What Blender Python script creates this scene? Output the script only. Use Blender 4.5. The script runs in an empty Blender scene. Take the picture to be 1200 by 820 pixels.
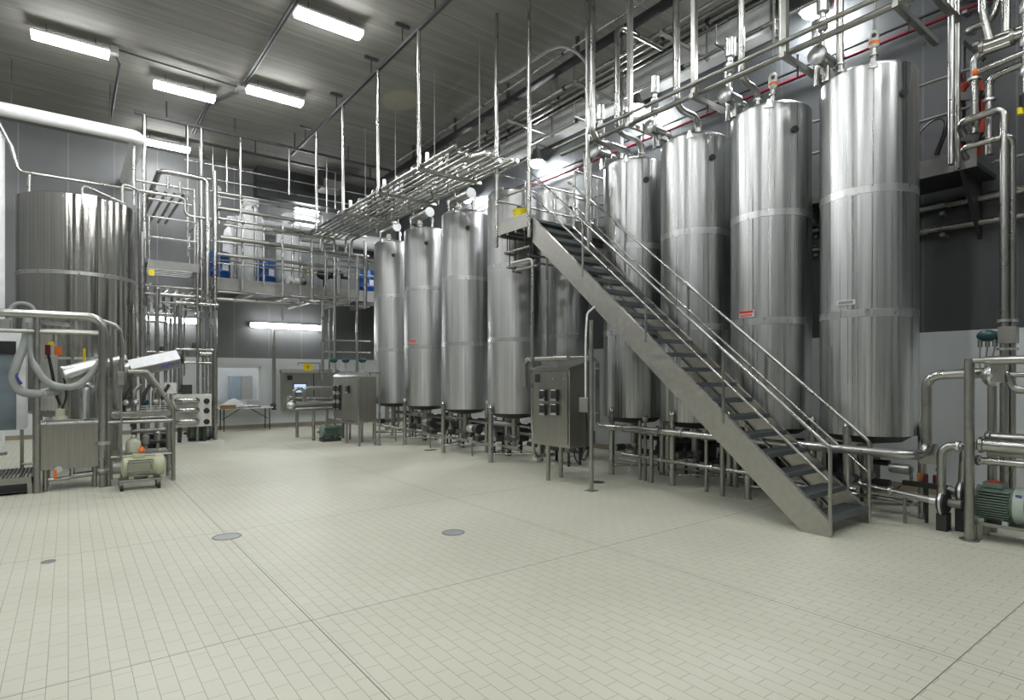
import bpy, bmesh, math, random
from mathutils import Vector, Matrix
random.seed(7)
SC = bpy.context.scene
COL = SC.collection
PI = math.pi

# ------------------------------------------------------------------ camera geometry (metres; X to the tank wall, Y down the hall)
TH = math.atan(520 / 686); CT, ST = math.cos(TH), math.sin(TH)
EYE, FL, CX, CY = 1.77, 686.0, 600.0, 440.0
def at(px, py, X=None, Y=None, Z=None):
    u = (px - CX) / FL; v = (CY - py) / FL
    r = (u * CT + ST, -u * ST + CT, v)
    t = X / r[0] if X is not None else Y / r[1] if Y is not None else (Z - EYE) / r[2]
    return Vector((r[0] * t, r[1] * t, EYE + r[2] * t))

cam = bpy.data.cameras.new('camera'); co = bpy.data.objects.new('camera', cam); COL.objects.link(co)
co.location = (0, 0, EYE); co.rotation_euler = (PI / 2, 0, -TH)
cam.sensor_width = 36.0; cam.lens = 36.0 * FL / 1200.0
cam.shift_y = (CY - 410) / 1200.0
cam.clip_start = 0.05; cam.clip_end = 200
SC.camera = co
SC.view_settings.view_transform = 'Standard'
SC.view_settings.look = 'None'
SC.view_settings.gamma = 1.0
SC.view_settings.use_curve_mapping = False
SC.view_settings.exposure = -0.26

SC.cycles.sample_clamp_indirect = 4.0
SC.cycles.blur_glossy = 1.0

# ------------------------------------------------------------------ materials
def mat_new(name):
    m = bpy.data.materials.new(name); m.use_nodes = True
    nt = m.node_tree; b = nt.nodes['Principled BSDF']
    return m, nt, b
def nd(nt, t, **k):
    n = nt.nodes.new(t)
    for a, v in k.items(): setattr(n, a, v)
    return n
def noise(nt, scale, vec=None, detail=3.0):
    tc = nd(nt, 'ShaderNodeTexCoord'); mp = nd(nt, 'ShaderNodeMapping')
    mp.inputs['Scale'].default_value = vec or (1, 1, 1)
    nt.links.new(tc.outputs['Object'], mp.inputs['Vector'])
    n = nd(nt, 'ShaderNodeTexNoise'); n.inputs['Scale'].default_value = scale; n.inputs['Detail'].default_value = detail
    nt.links.new(mp.outputs['Vector'], n.inputs['Vector'])
    return n
def ramp(nt, src, stops):
    r = nd(nt, 'ShaderNodeValToRGB')
    e = r.color_ramp.elements
    while len(e) < len(stops): e.new(0.5)
    for i, (p, c) in enumerate(stops):
        e[i].position = p; e[i].color = (c, c, c, 1) if isinstance(c, (int, float)) else (*c, 1)
    nt.links.new(src, r.inputs['Fac'])
    return r
def steel(name, col, r0, r1, vec=(1, 1, 1), scale=6.0, aniso=0.0, dc=0.08, radial=False, bump=0.0):
    m, nt, b = mat_new(name)
    b.inputs['Metallic'].default_value = 1.0
    n = noise(nt, scale, vec)
    rr = ramp(nt, n.outputs['Fac'], [(0.3, r0), (0.7, r1)])
    nt.links.new(rr.outputs['Color'], b.inputs['Roughness'])
    lo = tuple(c * (1 - dc) for c in col); hi = tuple(min(1, c * (1 + dc)) for c in col)
    cr = ramp(nt, n.outputs['Fac'], [(0.3, lo), (0.7, hi)])
    nt.links.new(cr.outputs['Color'], b.inputs['Base Color'])
    if bump:                                     # faint vertical grind marks
        n2 = noise(nt, 3.0, (9, 9, 0.05), 2.0)
        bp = nd(nt, 'ShaderNodeBump'); bp.inputs['Strength'].default_value = bump; bp.inputs['Distance'].default_value = 0.02
        nt.links.new(n2.outputs['Fac'], bp.inputs['Height']); nt.links.new(bp.outputs[0], b.inputs['Normal'])
    if aniso:
        b.inputs['Anisotropic'].default_value = aniso
        if radial:
            t = nd(nt, 'ShaderNodeTangent'); t.direction_type = 'RADIAL'; t.axis = 'Z'
            nt.links.new(t.outputs['Tangent'], b.inputs['Tangent']); b.inputs['Anisotropic Rotation'].default_value = 0.25
    return m
def plain(name, col, rough=0.5, metal=0.0, var=0.06, scale=8.0):
    m, nt, b = mat_new(name)
    n = noise(nt, scale)
    lo = tuple(c * (1 - var) for c in col); hi = tuple(min(1, c * (1 + var)) for c in col)
    cr = ramp(nt, n.outputs['Fac'], [(0.3, lo), (0.7, hi)])
    nt.links.new(cr.outputs['Color'], b.inputs['Base Color'])
    b.inputs['Roughness'].default_value = rough; b.inputs['Metallic'].default_value = metal
    return m
def glow(name, col, strength):
    m, nt, b = mat_new(name)
    b.inputs['Base Color'].default_value = (0.8, 0.8, 0.8, 1)
    b.inputs['Emission Color'].default_value = (*col, 1)
    b.inputs['Emission Strength'].default_value = strength
    return m

M = {}
M['tank'] = steel('brushed_tank_steel', (0.56, 0.57, 0.56), 0.24, 0.40, (14, 14, 0.12), 2.2, 0.55, 0.12, True, 0.06)
M['tankold'] = steel('matt_tank_steel', (0.58, 0.585, 0.575), 0.30, 0.46, (14, 14, 0.12), 2.2, 0.5, 0.12, True, 0.05)
M['mirror'] = steel('polished_tank_steel', (0.60, 0.59, 0.545), 0.08, 0.17, (10, 10, 0.1), 2.5, 0.75, 0.14, True, 0.10)
M['band'] = steel('polished_band_steel', (0.74, 0.75, 0.74), 0.26, 0.40, (6, 6, 1), 4.0)
M['steel'] = steel('pipe_steel', (0.44, 0.44, 0.415), 0.26, 0.30, (1, 1, 1), 2.0)
M['satin'] = steel('satin_steel', (0.38, 0.38, 0.35), 0.32, 0.45, (3, 3, 3), 5.0)
M['box'] = steel('cabinet_steel', (0.40, 0.395, 0.36), 0.28, 0.40, (16, 16, 0.4), 3.0, 0.3, 0.10)
M['stringer'] = steel('stair_steel', (0.47, 0.46, 0.42), 0.36, 0.50, (4, 4, 4), 3.0)
M['dull'] = plain('galvanised_grey', (0.27, 0.27, 0.25), 0.5, 0.6)
M['plate'] = plain('pale_drain_plate', (0.36, 0.38, 0.39), 0.45, 0.3)
M['grate'] = plain('dark_grating', (0.16, 0.18, 0.20), 0.5, 0.7)
M['black'] = plain('black_plastic', (0.018, 0.018, 0.020), 0.45)
M['dark'] = plain('dark_iron', (0.045, 0.047, 0.047), 0.5, 0.3)
M['teal'] = plain('dark_teal_housing', (0.012, 0.055, 0.060), 0.4)
M['green'] = plain('green_motor_paint', (0.15, 0.21, 0.17), 0.4)
M['lightgreen'] = plain('light_green_cover', (0.42, 0.50, 0.44), 0.4)
M['palegreen'] = plain('pale_green_paint', (0.50, 0.52, 0.36), 0.45)
M['white'] = plain('white_paint', (0.74, 0.76, 0.76), 0.4)
M['cream'] = plain('ivory_panel', (0.70, 0.71, 0.66), 0.4)
M['jug'] = plain('milky_plastic', (0.72, 0.74, 0.56), 0.35)
M['blue'] = plain('blue_drum_plastic', (0.012, 0.07, 0.28), 0.35)
M['red'] = plain('red_paint', (0.15, 0.006, 0.02), 0.4)
M['orange'] = plain('orange_plastic', (0.75, 0.17, 0.02), 0.4)
M['hose'] = plain('orange_red_hose', (0.42, 0.05, 0.02), 0.5)
M['yellow'] = plain('yellow_plastic', (0.85, 0.70, 0.02), 0.4)
M['greyhose'] = plain('grey_hose_rubber', (0.32, 0.34, 0.33), 0.45)
M['bluegrey'] = plain('blue_grey_panel', (0.17, 0.21, 0.235), 0.45)
M['cloth'] = plain('white_plastic_sheet', (0.78, 0.80, 0.80), 0.45)
M['card'] = plain('brown_cardboard', (0.35, 0.20, 0.07), 0.7)
M['duct'] = plain('white_duct_jacket', (0.78, 0.79, 0.78), 0.45)
M['lamp'] = glow('tube_diffuser', (0.97, 0.985, 1.0), 78.0)
M['strip'] = glow('strip_diffuser', (0.96, 0.98, 1.0), 30.0)
M['bay'] = glow('wall_lamp_glass', (0.95, 0.98, 1.0), 420.0)
M['roomlamp'] = glow('next_room_diffuser', (0.98, 0.99, 1.0), 220.0)
M['screen'] = glow('lit_screen', (0.40, 0.58, 1.0), 1.1)
M['blueink'] = plain('blue_lettering', (0.09, 0.08, 0.28), 0.5)
M['redink'] = plain('red_sign_paint', (0.60, 0.03, 0.02), 0.5)
M['violet'] = plain('dark_blue_rubber', (0.05, 0.06, 0.25), 0.5)

def floor_mat():
    m, nt, b = mat_new('pale_quarry_tile')
    tc = nd(nt, 'ShaderNodeTexCoord'); sx = nd(nt, 'ShaderNodeSeparateXYZ')
    nt.links.new(tc.outputs['Object'], sx.inputs[0])
    cb = nd(nt, 'ShaderNodeCombineXYZ')          # rows run along the hall
    nt.links.new(sx.outputs['Y'], cb.inputs['X']); nt.links.new(sx.outputs['X'], cb.inputs['Y'])
    br = nd(nt, 'ShaderNodeTexBrick'); br.offset = 0.5
    br.inputs['Scale'].default_value = 1.0
    br.inputs['Brick Width'].default_value = 0.2033; br.inputs['Row Height'].default_value = 0.1016
    br.inputs['Mortar Size'].default_value = 0.0022; br.inputs['Mortar Smooth'].default_value = 0.1
    br.inputs['Color1'].default_value = (0.575, 0.57, 0.465, 1); br.inputs['Color2'].default_value = (0.59, 0.585, 0.48, 1)
    br.inputs['Mortar'].default_value = (0.30, 0.30, 0.25, 1)
    nt.links.new(cb.outputs[0], br.inputs['Vector'])
    n = noise(nt, 0.7); rp = ramp(nt, n.outputs['Fac'], [(0.3, (0.94, 0.94, 0.93)), (0.7, (1.03, 1.03, 1.03))])
    mx = nd(nt, 'ShaderNodeMix', data_type='RGBA', blend_type='MULTIPLY'); mx.inputs['Factor'].default_value = 1.0
    nt.links.new(br.outputs['Color'], mx.inputs[6]); nt.links.new(rp.outputs['Color'], mx.inputs[7])
    def joint(axis, off):                       # movement joints every 3.02 m
        a = nd(nt, 'ShaderNodeMath', operation='SUBTRACT'); a.inputs[1].default_value = off
        nt.links.new(sx.outputs[axis], a.inputs[0])
        w = nd(nt, 'ShaderNodeMath', operation='PINGPONG'); w.inputs[1].default_value = 1.51
        nt.links.new(a.outputs[0], w.inputs[0])
        l = nd(nt, 'ShaderNodeMath', operation='LESS_THAN'); l.inputs[1].default_value = 0.0035
        nt.links.new(w.outputs[0], l.inputs[0]); return l
    jx, jy = joint('X', 1.40), joint('Y', 1.23)
    mxm = nd(nt, 'ShaderNodeMath', operation='MAXIMUM')
    nt.links.new(jx.outputs[0], mxm.inputs[0]); nt.links.new(jy.outputs[0], mxm.inputs[1])
    m2 = nd(nt, 'ShaderNodeMix', data_type='RGBA')
    nt.links.new(mxm.outputs[0], m2.inputs['Factor']); nt.links.new(mx.outputs[2], m2.inputs[6])
    m2.inputs[7].default_value = (0.10, 0.10, 0.085, 1)
    nt.links.new(m2.outputs[2], b.inputs['Base Color'])
    b.inputs['Roughness'].default_value = 0.42
    bp = nd(nt, 'ShaderNodeBump'); bp.inputs['Strength'].default_value = 0.25; bp.inputs['Distance'].default_value = 0.002
    nt.links.new(br.outputs['Fac'], bp.inputs['Height']); bp.invert = True
    nt.links.new(bp.outputs[0], b.inputs['Normal'])
    return m
def wall_mat(name, col, axis, pitch, rough=0.5):
    m, nt, b = mat_new(name)
    tc = nd(nt, 'ShaderNodeTexCoord'); sx = nd(nt, 'ShaderNodeSeparateXYZ'); nt.links.new(tc.outputs['Object'], sx.inputs[0])
    w = nd(nt, 'ShaderNodeMath', operation='PINGPONG'); w.inputs[1].default_value = pitch / 2
    nt.links.new(sx.outputs[axis], w.inputs[0])
    l = nd(nt, 'ShaderNodeMath', operation='LESS_THAN'); l.inputs[1].default_value = 0.012
    nt.links.new(w.outputs[0], l.inputs[0])
    n = noise(nt, 1.2, (1, 1, 0.5)); cr = ramp(nt, n.outputs['Fac'], [(0.3, tuple(c * .88 for c in col)), (0.7, tuple(c * 1.08 for c in col))])
    mx = nd(nt, 'ShaderNodeMix', data_type='RGBA'); nt.links.new(l.outputs[0], mx.inputs['Factor'])
    nt.links.new(cr.outputs['Color'], mx.inputs[6]); mx.inputs[7].default_value = (*[c * 1.6 for c in col], 1)
    nt.links.new(mx.outputs[2], b.inputs['Base Color']); b.inputs['Roughness'].default_value = rough
    return m
def ceil_mat():
    m, nt, b = mat_new('board_marked_concrete')
    tc = nd(nt, 'ShaderNodeTexCoord'); sx = nd(nt, 'ShaderNodeSeparateXYZ'); nt.links.new(tc.outputs['Object'], sx.inputs[0])
    w = nd(nt, 'ShaderNodeMath', operation='PINGPONG'); w.inputs[1].default_value = 0.61
    nt.links.new(sx.outputs['Y'], w.inputs[0])
    l = nd(nt, 'ShaderNodeMath', operation='LESS_THAN'); l.inputs[1].default_value = 0.012
    nt.links.new(w.outputs[0], l.inputs[0])
    n = noise(nt, 1.0, (0.5, 7, 1), 6); cr = ramp(nt, n.outputs['Fac'], [(0.25, (0.145, 0.142, 0.122)), (0.75, (0.23, 0.225, 0.198))])
    mx = nd(nt, 'ShaderNodeMix', data_type='RGBA'); nt.links.new(l.outputs[0], mx.inputs['Factor'])
    nt.links.new(cr.outputs['Color'], mx.inputs[6]); mx.inputs[7].default_value = (0.27, 0.265, 0.235, 1)
    ctr = at(470, 118, Z=8.75)                       # pale oval water stain
    sb = nd(nt, 'ShaderNodeVectorMath', operation='SUBTRACT'); sb.inputs[1].default_value = (ctr.x, ctr.y, 8.75); nt.links.new(tc.outputs['Object'], sb.inputs[0])
    ml = nd(nt, 'ShaderNodeVectorMath', operation='MULTIPLY'); ml.inputs[1].default_value = (1.9, 1.5, 0); nt.links.new(sb.outputs[0], ml.inputs[0])
    ln = nd(nt, 'ShaderNodeVectorMath', operation='LENGTH'); nt.links.new(ml.outputs[0], ln.inputs[0])
    sr = ramp(nt, ln.outputs['Value'], [(0.75, 0.7), (1.0, 0.0)])
    m3 = nd(nt, 'ShaderNodeMix', data_type='RGBA'); nt.links.new(sr.outputs['Color'], m3.inputs['Factor']); nt.links.new(mx.outputs[2], m3.inputs[6]); m3.inputs[7].default_value = (0.31, 0.29, 0.20, 1)
    nt.links.new(m3.outputs[2], b.inputs['Base Color']); b.inputs['Roughness'].default_value = 0.8
    return m
M['floor'] = floor_mat(); M['ceil'] = ceil_mat()
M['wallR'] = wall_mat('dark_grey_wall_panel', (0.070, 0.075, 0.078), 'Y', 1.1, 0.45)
M['wallB'] = wall_mat('grey_wall_panel', (0.16, 0.165, 0.165), 'X', 1.1, 0.45)
M['wains'] = plain('white_wall_panel', (0.64, 0.67, 0.67), 0.35, 0, 0.03, 1.0)
M['cove'] = plain('brown_cove_tile', (0.30, 0.26, 0.19), 0.5)

# ------------------------------------------------------------------ mesh builder
class G:
    def __init__(s): s.v = []; s.f = []
    def add(s, vs, fs):
        k = len(s.v); s.v += [tuple(v) for v in vs]; s.f += [tuple(i + k for i in f) for f in fs]; return s
    def box(s, x0, x1, y0, y1, z0, z1):
        return s.add([(x, y, z) for z in (z0, z1) for y in (y0, y1) for x in (x0, x1)],
                     [(0, 1, 3, 2), (4, 6, 7, 5), (0, 4, 5, 1), (2, 3, 7, 6), (0, 2, 6, 4), (1, 5, 7, 3)])
    def obox(s, c, size, R=None):
        c = Vector(c); R = R or Matrix.Identity(3)
        vs = [c + R @ Vector((sx * size[0] / 2, sy * size[1] / 2, sz * size[2] / 2)) for sz in (-1, 1) for sy in (-1, 1) for sx in (-1, 1)]
        return s.add(vs, [(0, 1, 3, 2), (4, 6, 7, 5), (0, 4, 5, 1), (2, 3, 7, 6), (0, 2, 6, 4), (1, 5, 7, 3)])
    def bar(s, a, b, w, h, up=(0, 0, 1)):
        a = Vector(a); b = Vector(b); d = (b - a); L = d.length; d.normalize()
        side = d.cross(Vector(up))
        if side.length < 1e-4: side = d.cross(Vector((1, 0, 0)))
        side.normalize(); u = side.cross(d)
        R = Matrix((d, side, u)).transposed()
        return s.obox((a + b) / 2, (L, w, h), R)
    def lathe(s, prof, c, axis=(0, 0, 1), n=24, closed=False):
        c = Vector(c); ax = Vector(axis).normalized()
        e = Vector((1, 0, 0)) if abs(ax.x) < 0.9 else Vector((0, 1, 0))
        e1 = (e - ax * e.dot(ax)).normalized(); e2 = ax.cross(e1)
        vs = []; fs = []; m = len(prof)
        for r, z in prof:
            for k in range(n):
                a = 2 * PI * k / n
                vs.append(c + ax * z + (e1 * math.cos(a) + e2 * math.sin(a)) * r)
        for i in range(m - 1 + (1 if closed else 0)):
            j = (i + 1) % m
            for k in range(n):
                k2 = (k + 1) % n
                fs.append((i * n + k, i * n + k2, j * n + k2, j * n + k))
        if not closed:
            if prof[0][0] > 1e-6: fs.append(tuple(range(n))[::-1])
            if prof[-1][0] > 1e-6: fs.append(tuple((m - 1) * n + k for k in range(n)))
        return s.add(vs, fs)
    def cyl(s, a, b, r, r2=None, n=16):
        a = Vector(a); b = Vector(b)
        return s.lathe([(r, 0), (r if r2 is None else r2, (b - a).length)], a, b - a, n)
    def ring(s, c, axis, R, r, n=24, m=8):
        return s.lathe([(R + r * math.cos(2 * PI * k / m), r * math.sin(2 * PI * k / m)) for k in range(m)], c, axis, n, True)
    def ball(s, c, r, n=14, sc=(1, 1, 1)):
        m = 8; pr = [(r * math.sin(PI * i / m) + 1e-7, -r * math.cos(PI * i / m)) for i in range(m + 1)]
        t = G().lathe(pr, (0, 0, 0), (0, 0, 1), n)
        return s.add([(c[0] + v[0] * sc[0], c[1] + v[1] * sc[1], c[2] + v[2] * sc[2]) for v in t.v], t.f)
    def tube(s, pts, r, bend=None, n=10):
        P = [Vector(p) for p in pts]; bend = r * 3 if bend is None else bend
        path = [P[0]]
        for i in range(1, len(P) - 1):
            a = P[i - 1] - P[i]; b = P[i + 1] - P[i]
            ang = a.angle(b, PI)
            if bend <= 0 or PI - ang < 0.03: path.append(P[i]); continue
            t = min(bend / max(math.tan(ang / 2), .05), a.length * .49, b.length * .49)
            p0 = P[i] + a.normalized() * t; p1 = P[i] + b.normalized() * t
            k = max(3, int((PI - ang) / 0.26))
            rr = t * math.tan(ang / 2)
            bis = (a.normalized() + b.normalized()).normalized(); cc = P[i] + bis * (rr / math.sin(ang / 2))
            va = (p0 - cc); vb = (p1 - cc); tot = va.angle(vb, 0)
            for q in range(k + 1):
                f = q / k
                w = (va * math.sin((1 - f) * tot) + vb * math.sin(f * tot)) / max(math.sin(tot), 1e-6)
                path.append(cc + w)
        path.append(P[-1])
        return s.sweep(path, r, n)
    def sweep(s, path, r, n=10):
        vs = []; fs = []; nrm = None
        for i, p in enumerate(path):
            d = (path[min(i + 1, len(path) - 1)] - path[max(i - 1, 0)]).normalized()
            if nrm is None:
                e = Vector((0, 0, 1)) if abs(d.z) < 0.9 else Vector((1, 0, 0))
                nrm = (e - d * e.dot(d)).normalized()
            else:
                nrm = (nrm - d * nrm.dot(d)).normalized()
            b = d.cross(nrm)
            rr = r[i] if isinstance(r, (list, tuple)) else r
            for k in range(n):
                a = 2 * PI * k / n
                vs.append(p + (nrm * math.cos(a) + b * math.sin(a)) * rr)
        for i in range(len(path) - 1):
            for k in range(n):
                k2 = (k + 1) % n
                fs.append((i * n + k, i * n + k2, (i + 1) * n + k2, (i + 1) * n + k))
        fs.append(tuple(range(n))[::-1]); fs.append(tuple((len(path) - 1) * n + k for k in range(n)))
        return s.add(vs, fs)
    def spline(s, pts, r, n=10, sub=8):
        P = [Vector(p) for p in pts]; out = []
        for i in range(len(P) - 1):
            p0 = P[max(i - 1, 0)]; p1 = P[i]; p2 = P[i + 1]; p3 = P[min(i + 2, len(P) - 1)]
            for q in range(sub):
                t = q / sub
                out.append(0.5 * ((2 * p1) + (p2 - p0) * t + (2 * p0 - 5 * p1 + 4 * p2 - p3) * t * t + (3 * p1 - p0 - 3 * p2 + p3) * t ** 3))
        out.append(P[-1])
        return s.sweep(out, r, n)
    def prism(s, poly, origin, ex, ey, t):
        o = Vector(origin); ex = Vector(ex); ey = Vector(ey); nz = ex.cross(ey).normalized()
        n = len(poly)
        a = [o + ex * p[0] + ey * p[1] - nz * t / 2 for p in poly]; b = [q + nz * t for q in a]
        fs = [tuple(range(n))[::-1], tuple(range(n, 2 * n))] + [(i, (i + 1) % n, n + (i + 1) % n, n + i) for i in range(n)]
        return s.add(a + b, fs)

W = {}
def build(g, name, m, parent=None, origin=None, bevel=0.0):
    o0 = Vector(W[parent.name]) if parent else Vector(origin if origin is not None else (0, 0, 0))
    me = bpy.data.meshes.new(name)
    bm = bmesh.new()
    vs = [bm.verts.new(Vector(v) - o0) for v in g.v]
    for f in g.f:
        try: bm.faces.new([vs[i] for i in f])
        except ValueError: pass
    bmesh.ops.recalc_face_normals(bm, faces=bm.faces[:])
    bm.to_mesh(me); bm.free()
    me.polygons.foreach_set('use_smooth', [True] * len(me.polygons))
    me.set_sharp_from_angle(angle=math.radians(38))
    me.materials.append(m if not isinstance(m, str) else M[m])
    o = bpy.data.objects.new(name, me); COL.objects.link(o)
    if parent: o.parent = parent
    else: o.location = o0
    W[o.name] = tuple(o0)
    if bevel:
        b = o.modifiers.new('bevel', 'BEVEL'); b.width = bevel; b.segments = 2; b.limit_method = 'ANGLE'; b.angle_limit = math.radians(40)
    return o
def tag(o, label, cat, group=None):
    o['label'] = label; o['category'] = cat
    if group: o['group'] = group
    return o
def thing(name, label, cat, loc, group=None):
    o = bpy.data.objects.new(name, None); COL.objects.link(o); o.location = loc
    o.empty_display_size = 0.2
    W[o.name] = tuple(loc); tag(o, label, cat, group); return o
def solo(g, name, m, label, cat, group=None, bevel=0.0):
    xs = [v[0] for v in g.v]; ys = [v[1] for v in g.v]; zs = [v[2] for v in g.v]
    return tag(build(g, name, m, None, ((min(xs) + max(xs)) / 2, (min(ys) + max(ys)) / 2, min(zs)), bevel), label, cat, group)
def struct(g, name, m):
    o = build(g, name, m); o['kind'] = 'structure'; return o
def dup(root, loc, label=None, rz=0.0, skip=()):
    r = root.copy(); COL.objects.link(r); r.location = loc; r.rotation_euler = (0, 0, rz); W[r.name] = tuple(loc)
    if label: r['label'] = label
    for ch in list(root.children):
        if ch.name.split('.')[0] in skip: continue
        c = ch.copy(); COL.objects.link(c); c.parent = r; W[c.name] = tuple(loc)
        for g in list(ch.children):
            d = g.copy(); COL.objects.link(d); d.parent = c; W[d.name] = tuple(loc)
    return r
V = Vector
# ------------------------------------------------------------------ the hall
XL, XR, YF, YB, ZC = -6.0, 10.3, -6.0, 21.1, 8.75
struct(G().box(XL, XR, YF, YB, -0.15, 0), 'floor', M['floor'])
struct(G().box(XL - .15, XR + .15, YF - .15, YB + .15, ZC, ZC + 0.2), 'ceiling', M['ceil'])
struct(G().box(XR, XR + .15, YF, YB, 0, ZC), 'wall_right', M['wallR'])
struct(G().box(XL - .15, XL, YF, YB, 0, ZC), 'wall_left', M['wallB'])
struct(G().box(XL - .15, XR + .15, YF - .15, YF, 0, ZC), 'wall_front', M['wallB'])
# back wall with an opening for the window
wx0, wx1, wz0, wz1 = 3.84, 5.22, 0.90, 2.08
g = G().box(XL - .15, wx0, YB, YB + .15, 0, ZC).box(wx1, XR + .15, YB, YB + .15, 0, ZC).box(wx0, wx1, YB, YB + .15, 0, wz0).box(wx0, wx1, YB, YB + .15, wz1, ZC)
struct(g, 'wall_back', M['wallB'])
g = G().box(XL, wx0, YB - .02, YB, .12, 2.36).box(wx1, XR, YB - .02, YB, .12, 2.36).box(wx0, wx1, YB - .02, YB, .12, wz0).box(wx0, wx1, YB - .02, YB, wz1, 2.36)
struct(g, 'trim_1', M['wains'])
struct(G().box(XR - .02, XR, YF, YB - .02, .12, 2.42), 'trim_2', M['wains'])
struct(G().box(XR - .03, XR, YF, YB - .03, 0, .12), 'baseboard_right', M['cove'])
struct(G().box(XL, XR - .03, YB - .03, YB, 0, .12), 'baseboard_back', M['cove'])
struct(G().box(5.0, XR, 20.55, YB, 7.75, ZC), 'painted_shade_box', M['dark'])  # dark box whose colour stands in for shade high on the back wall
# window into the next room
g = G().box(wx0, wx0 + .06, YB - .04, YB + .12, wz0, wz1).box(wx1 - .06, wx1, YB - .04, YB + .12, wz0, wz1)
g.box(wx0, wx1, YB - .04, YB + .12, wz1 - .06, wz1).box(wx0, wx1, YB - .06, YB + .12, wz0, wz0 + .06)
w = struct(g, 'window_1', M['cream'])
gm, nt, b = mat_new('window_glass'); b.inputs['Transmission Weight'].default_value = 1.0; b.inputs['Roughness'].default_value = 0.02; b.inputs['IOR'].default_value = 1.1
M['glass'] = gm
t = thing('ceiling_lamp', 'unseen strip lamp added to light the room beyond the window', 'ceiling light', (4.6, 22.4, 2.9))  # lamp out of sight, added so the next room looks lit
build(G().box(3.9, 5.2, 22.3, 22.5, 2.9, 2.98), 'housing', 'white', t)
build(G().box(3.92, 5.18, 22.32, 22.48, 2.86, 2.9), 'diffuser', 'roomlamp', t)
build(G().box(wx0 + .06, wx1 - .06, YB + .04, YB + .05, wz0 + .06, wz1 - .06), 'pane', 'glass', w)
# the room beyond the window
g = G().box(2.6, 6.6, 24.0, 24.1, 0, 3.0).box(2.5, 2.6, YB + .15, 24.1, 0, 3).box(6.6, 6.7, YB + .15, 24.1, 0, 3).box(2.5, 6.7, YB + .15, 24.1, 3.0, 3.1).box(2.5, 6.7, YB + .15, 24.1, -.1, 0)
struct(g, 'wall_beyond', M['white'])
c = thing('storage_cabinet', 'grey two-door cabinet seen through the back wall window', 'cabinet', (5.05, 23.3, 0))
ca, cb = at(271, 455, Y=23.0).x, at(296, 455, Y=23.0).x; cm = ca + (cb - ca) * .45
build(G().box(ca, cb, 23.0, 23.6, 0.05, 1.76), 'body', 'bluegrey', c, bevel=.01)
build(G().box(ca + .01, cm - .01, 22.97, 23.0, .12, 1.72), 'door', 'bluegrey', c)
build(G().box(cm + .01, cb - .01, 22.97, 23.0, .12, 1.72), 'door', 'dull', c)

def ceiling_lamp(x, y, z=8.42, label=None, L=1.25, wd=.28):
    t = thing('ceiling_lamp', label, 'ceiling light', (x, y, z), 'ceiling strip lights')
    build(G().box(x - L / 2 - .02, x + L / 2 + .02, y - wd / 2, y + wd / 2, z + .08, z + .13), 'housing', 'white', t, bevel=.01)
    pr = [(-wd / 2, .08), (-wd / 2 + .03, .0), (wd / 2 - .03, .0), (wd / 2, .08)]
    build(G().prism(pr, (x, y, z), (0, 1, 0), (0, 0, 1), L), 'diffuser', 'lamp', t)
    for sx in (-.4, .4): build(G().cyl((x + sx, y, z + .13), (x + sx, y, ZC), .008, n=6), 'hanger', 'dark', t)
    return t
LAMPS = [(0.05, 14.85, 'lit ceiling strip light above the polished tank on the left'),
         (3.97, 11.0, 'lit ceiling strip light nearest the camera at the top of the photo'),
         (2.2, 15.7, 'lit ceiling strip light between the tall left lamp and the pipe racks'),
         (3.97, 14.65, 'lit ceiling strip light behind the nearest one in its row'),
         (2.25, 19.7, 'lit ceiling strip light close to the back wall, above the white duct'),
         ]
for x, y, l in LAMPS: ceiling_lamp(x, y, label=l)
for x, y in [(.05, 11), (.05, 7), (.05, 3), (.05, -1), (3.97, 7), (3.97, 3), (3.97, -1), (-3.8, 14.85), (-3.8, 11), (-3.8, 7), (-3.8, 3), (-3.8, -1), (-3.8, 19), (7.2, -2.2), (7.2, 1.2)]:  # unseen lamps; the last two are added to brighten the tank side
    ceiling_lamp(x, y, label='ceiling strip light over the near part of the hall, above the frame; tank-side pair added for brightness')
def strip_lamp(x0, x1, y, z, label):
    t = thing('wall_strip_lamp', label, 'wall light', ((x0 + x1) / 2, y, z))
    build(G().box(x0, x1, y, y + .10, z, z + .14), 'housing', 'white', t)
    build(G().box(x0 + .03, x1 - .03, y - .10, y, z - .03, z + .13), 'diffuser', 'strip', t)
strip_lamp(4.85, 7.25, 20.9, 3.42, 'long lit strip light under the mezzanine above the wall window')
strip_lamp(1.75, 3.3, 20.9, 3.44, 'lit strip light behind the vertical pipes left of the window')
for k, (z, nm) in enumerate([(7.5, 'topmost'), (7.17, 'middle'), (6.86, 'lowest')]):
    strip_lamp(6.3, 7.15, 20.9, z, nm + ' of three stacked lit strips on the back wall above the mezzanine')
def wall_lamp(x, y, z, label):
    t = thing('wall_lamp', label, 'wall light', (x, y, z), 'round high lamps along the tank wall')
    build(G().lathe([(.03, .36), (.10, .34), (.12, .20), (.20, .10), (.24, 0.02), (.20, 0.0)], (x, y, z)), 'reflector', 'satin', t)
    build(G().lathe([(.001, -.13), (.10, -.11), (.17, -.06), (.20, .0)], (x, y, z)), 'lens', 'bay', t)
    build(G().tube([(x, y, z + .34), (x, y, z + .5), (XR, y, z + .5)], .02), 'arm', 'steel', t)
wall_lamp(9.92, 4.75, 7.88, 'bright round lamp high on the wall above the nearest tank')
wall_lamp(9.92, 8.6, 7.62, 'bright round lamp behind the pipes above the fourth near tank')
wall_lamp(9.92, 12.0, 7.42, 'bright round lamp behind the stair landing, high on the wall')
wall_lamp(9.92, 15.4, 7.3, 'bright round lamp beyond the far tanks, mostly behind pipes')

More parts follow.
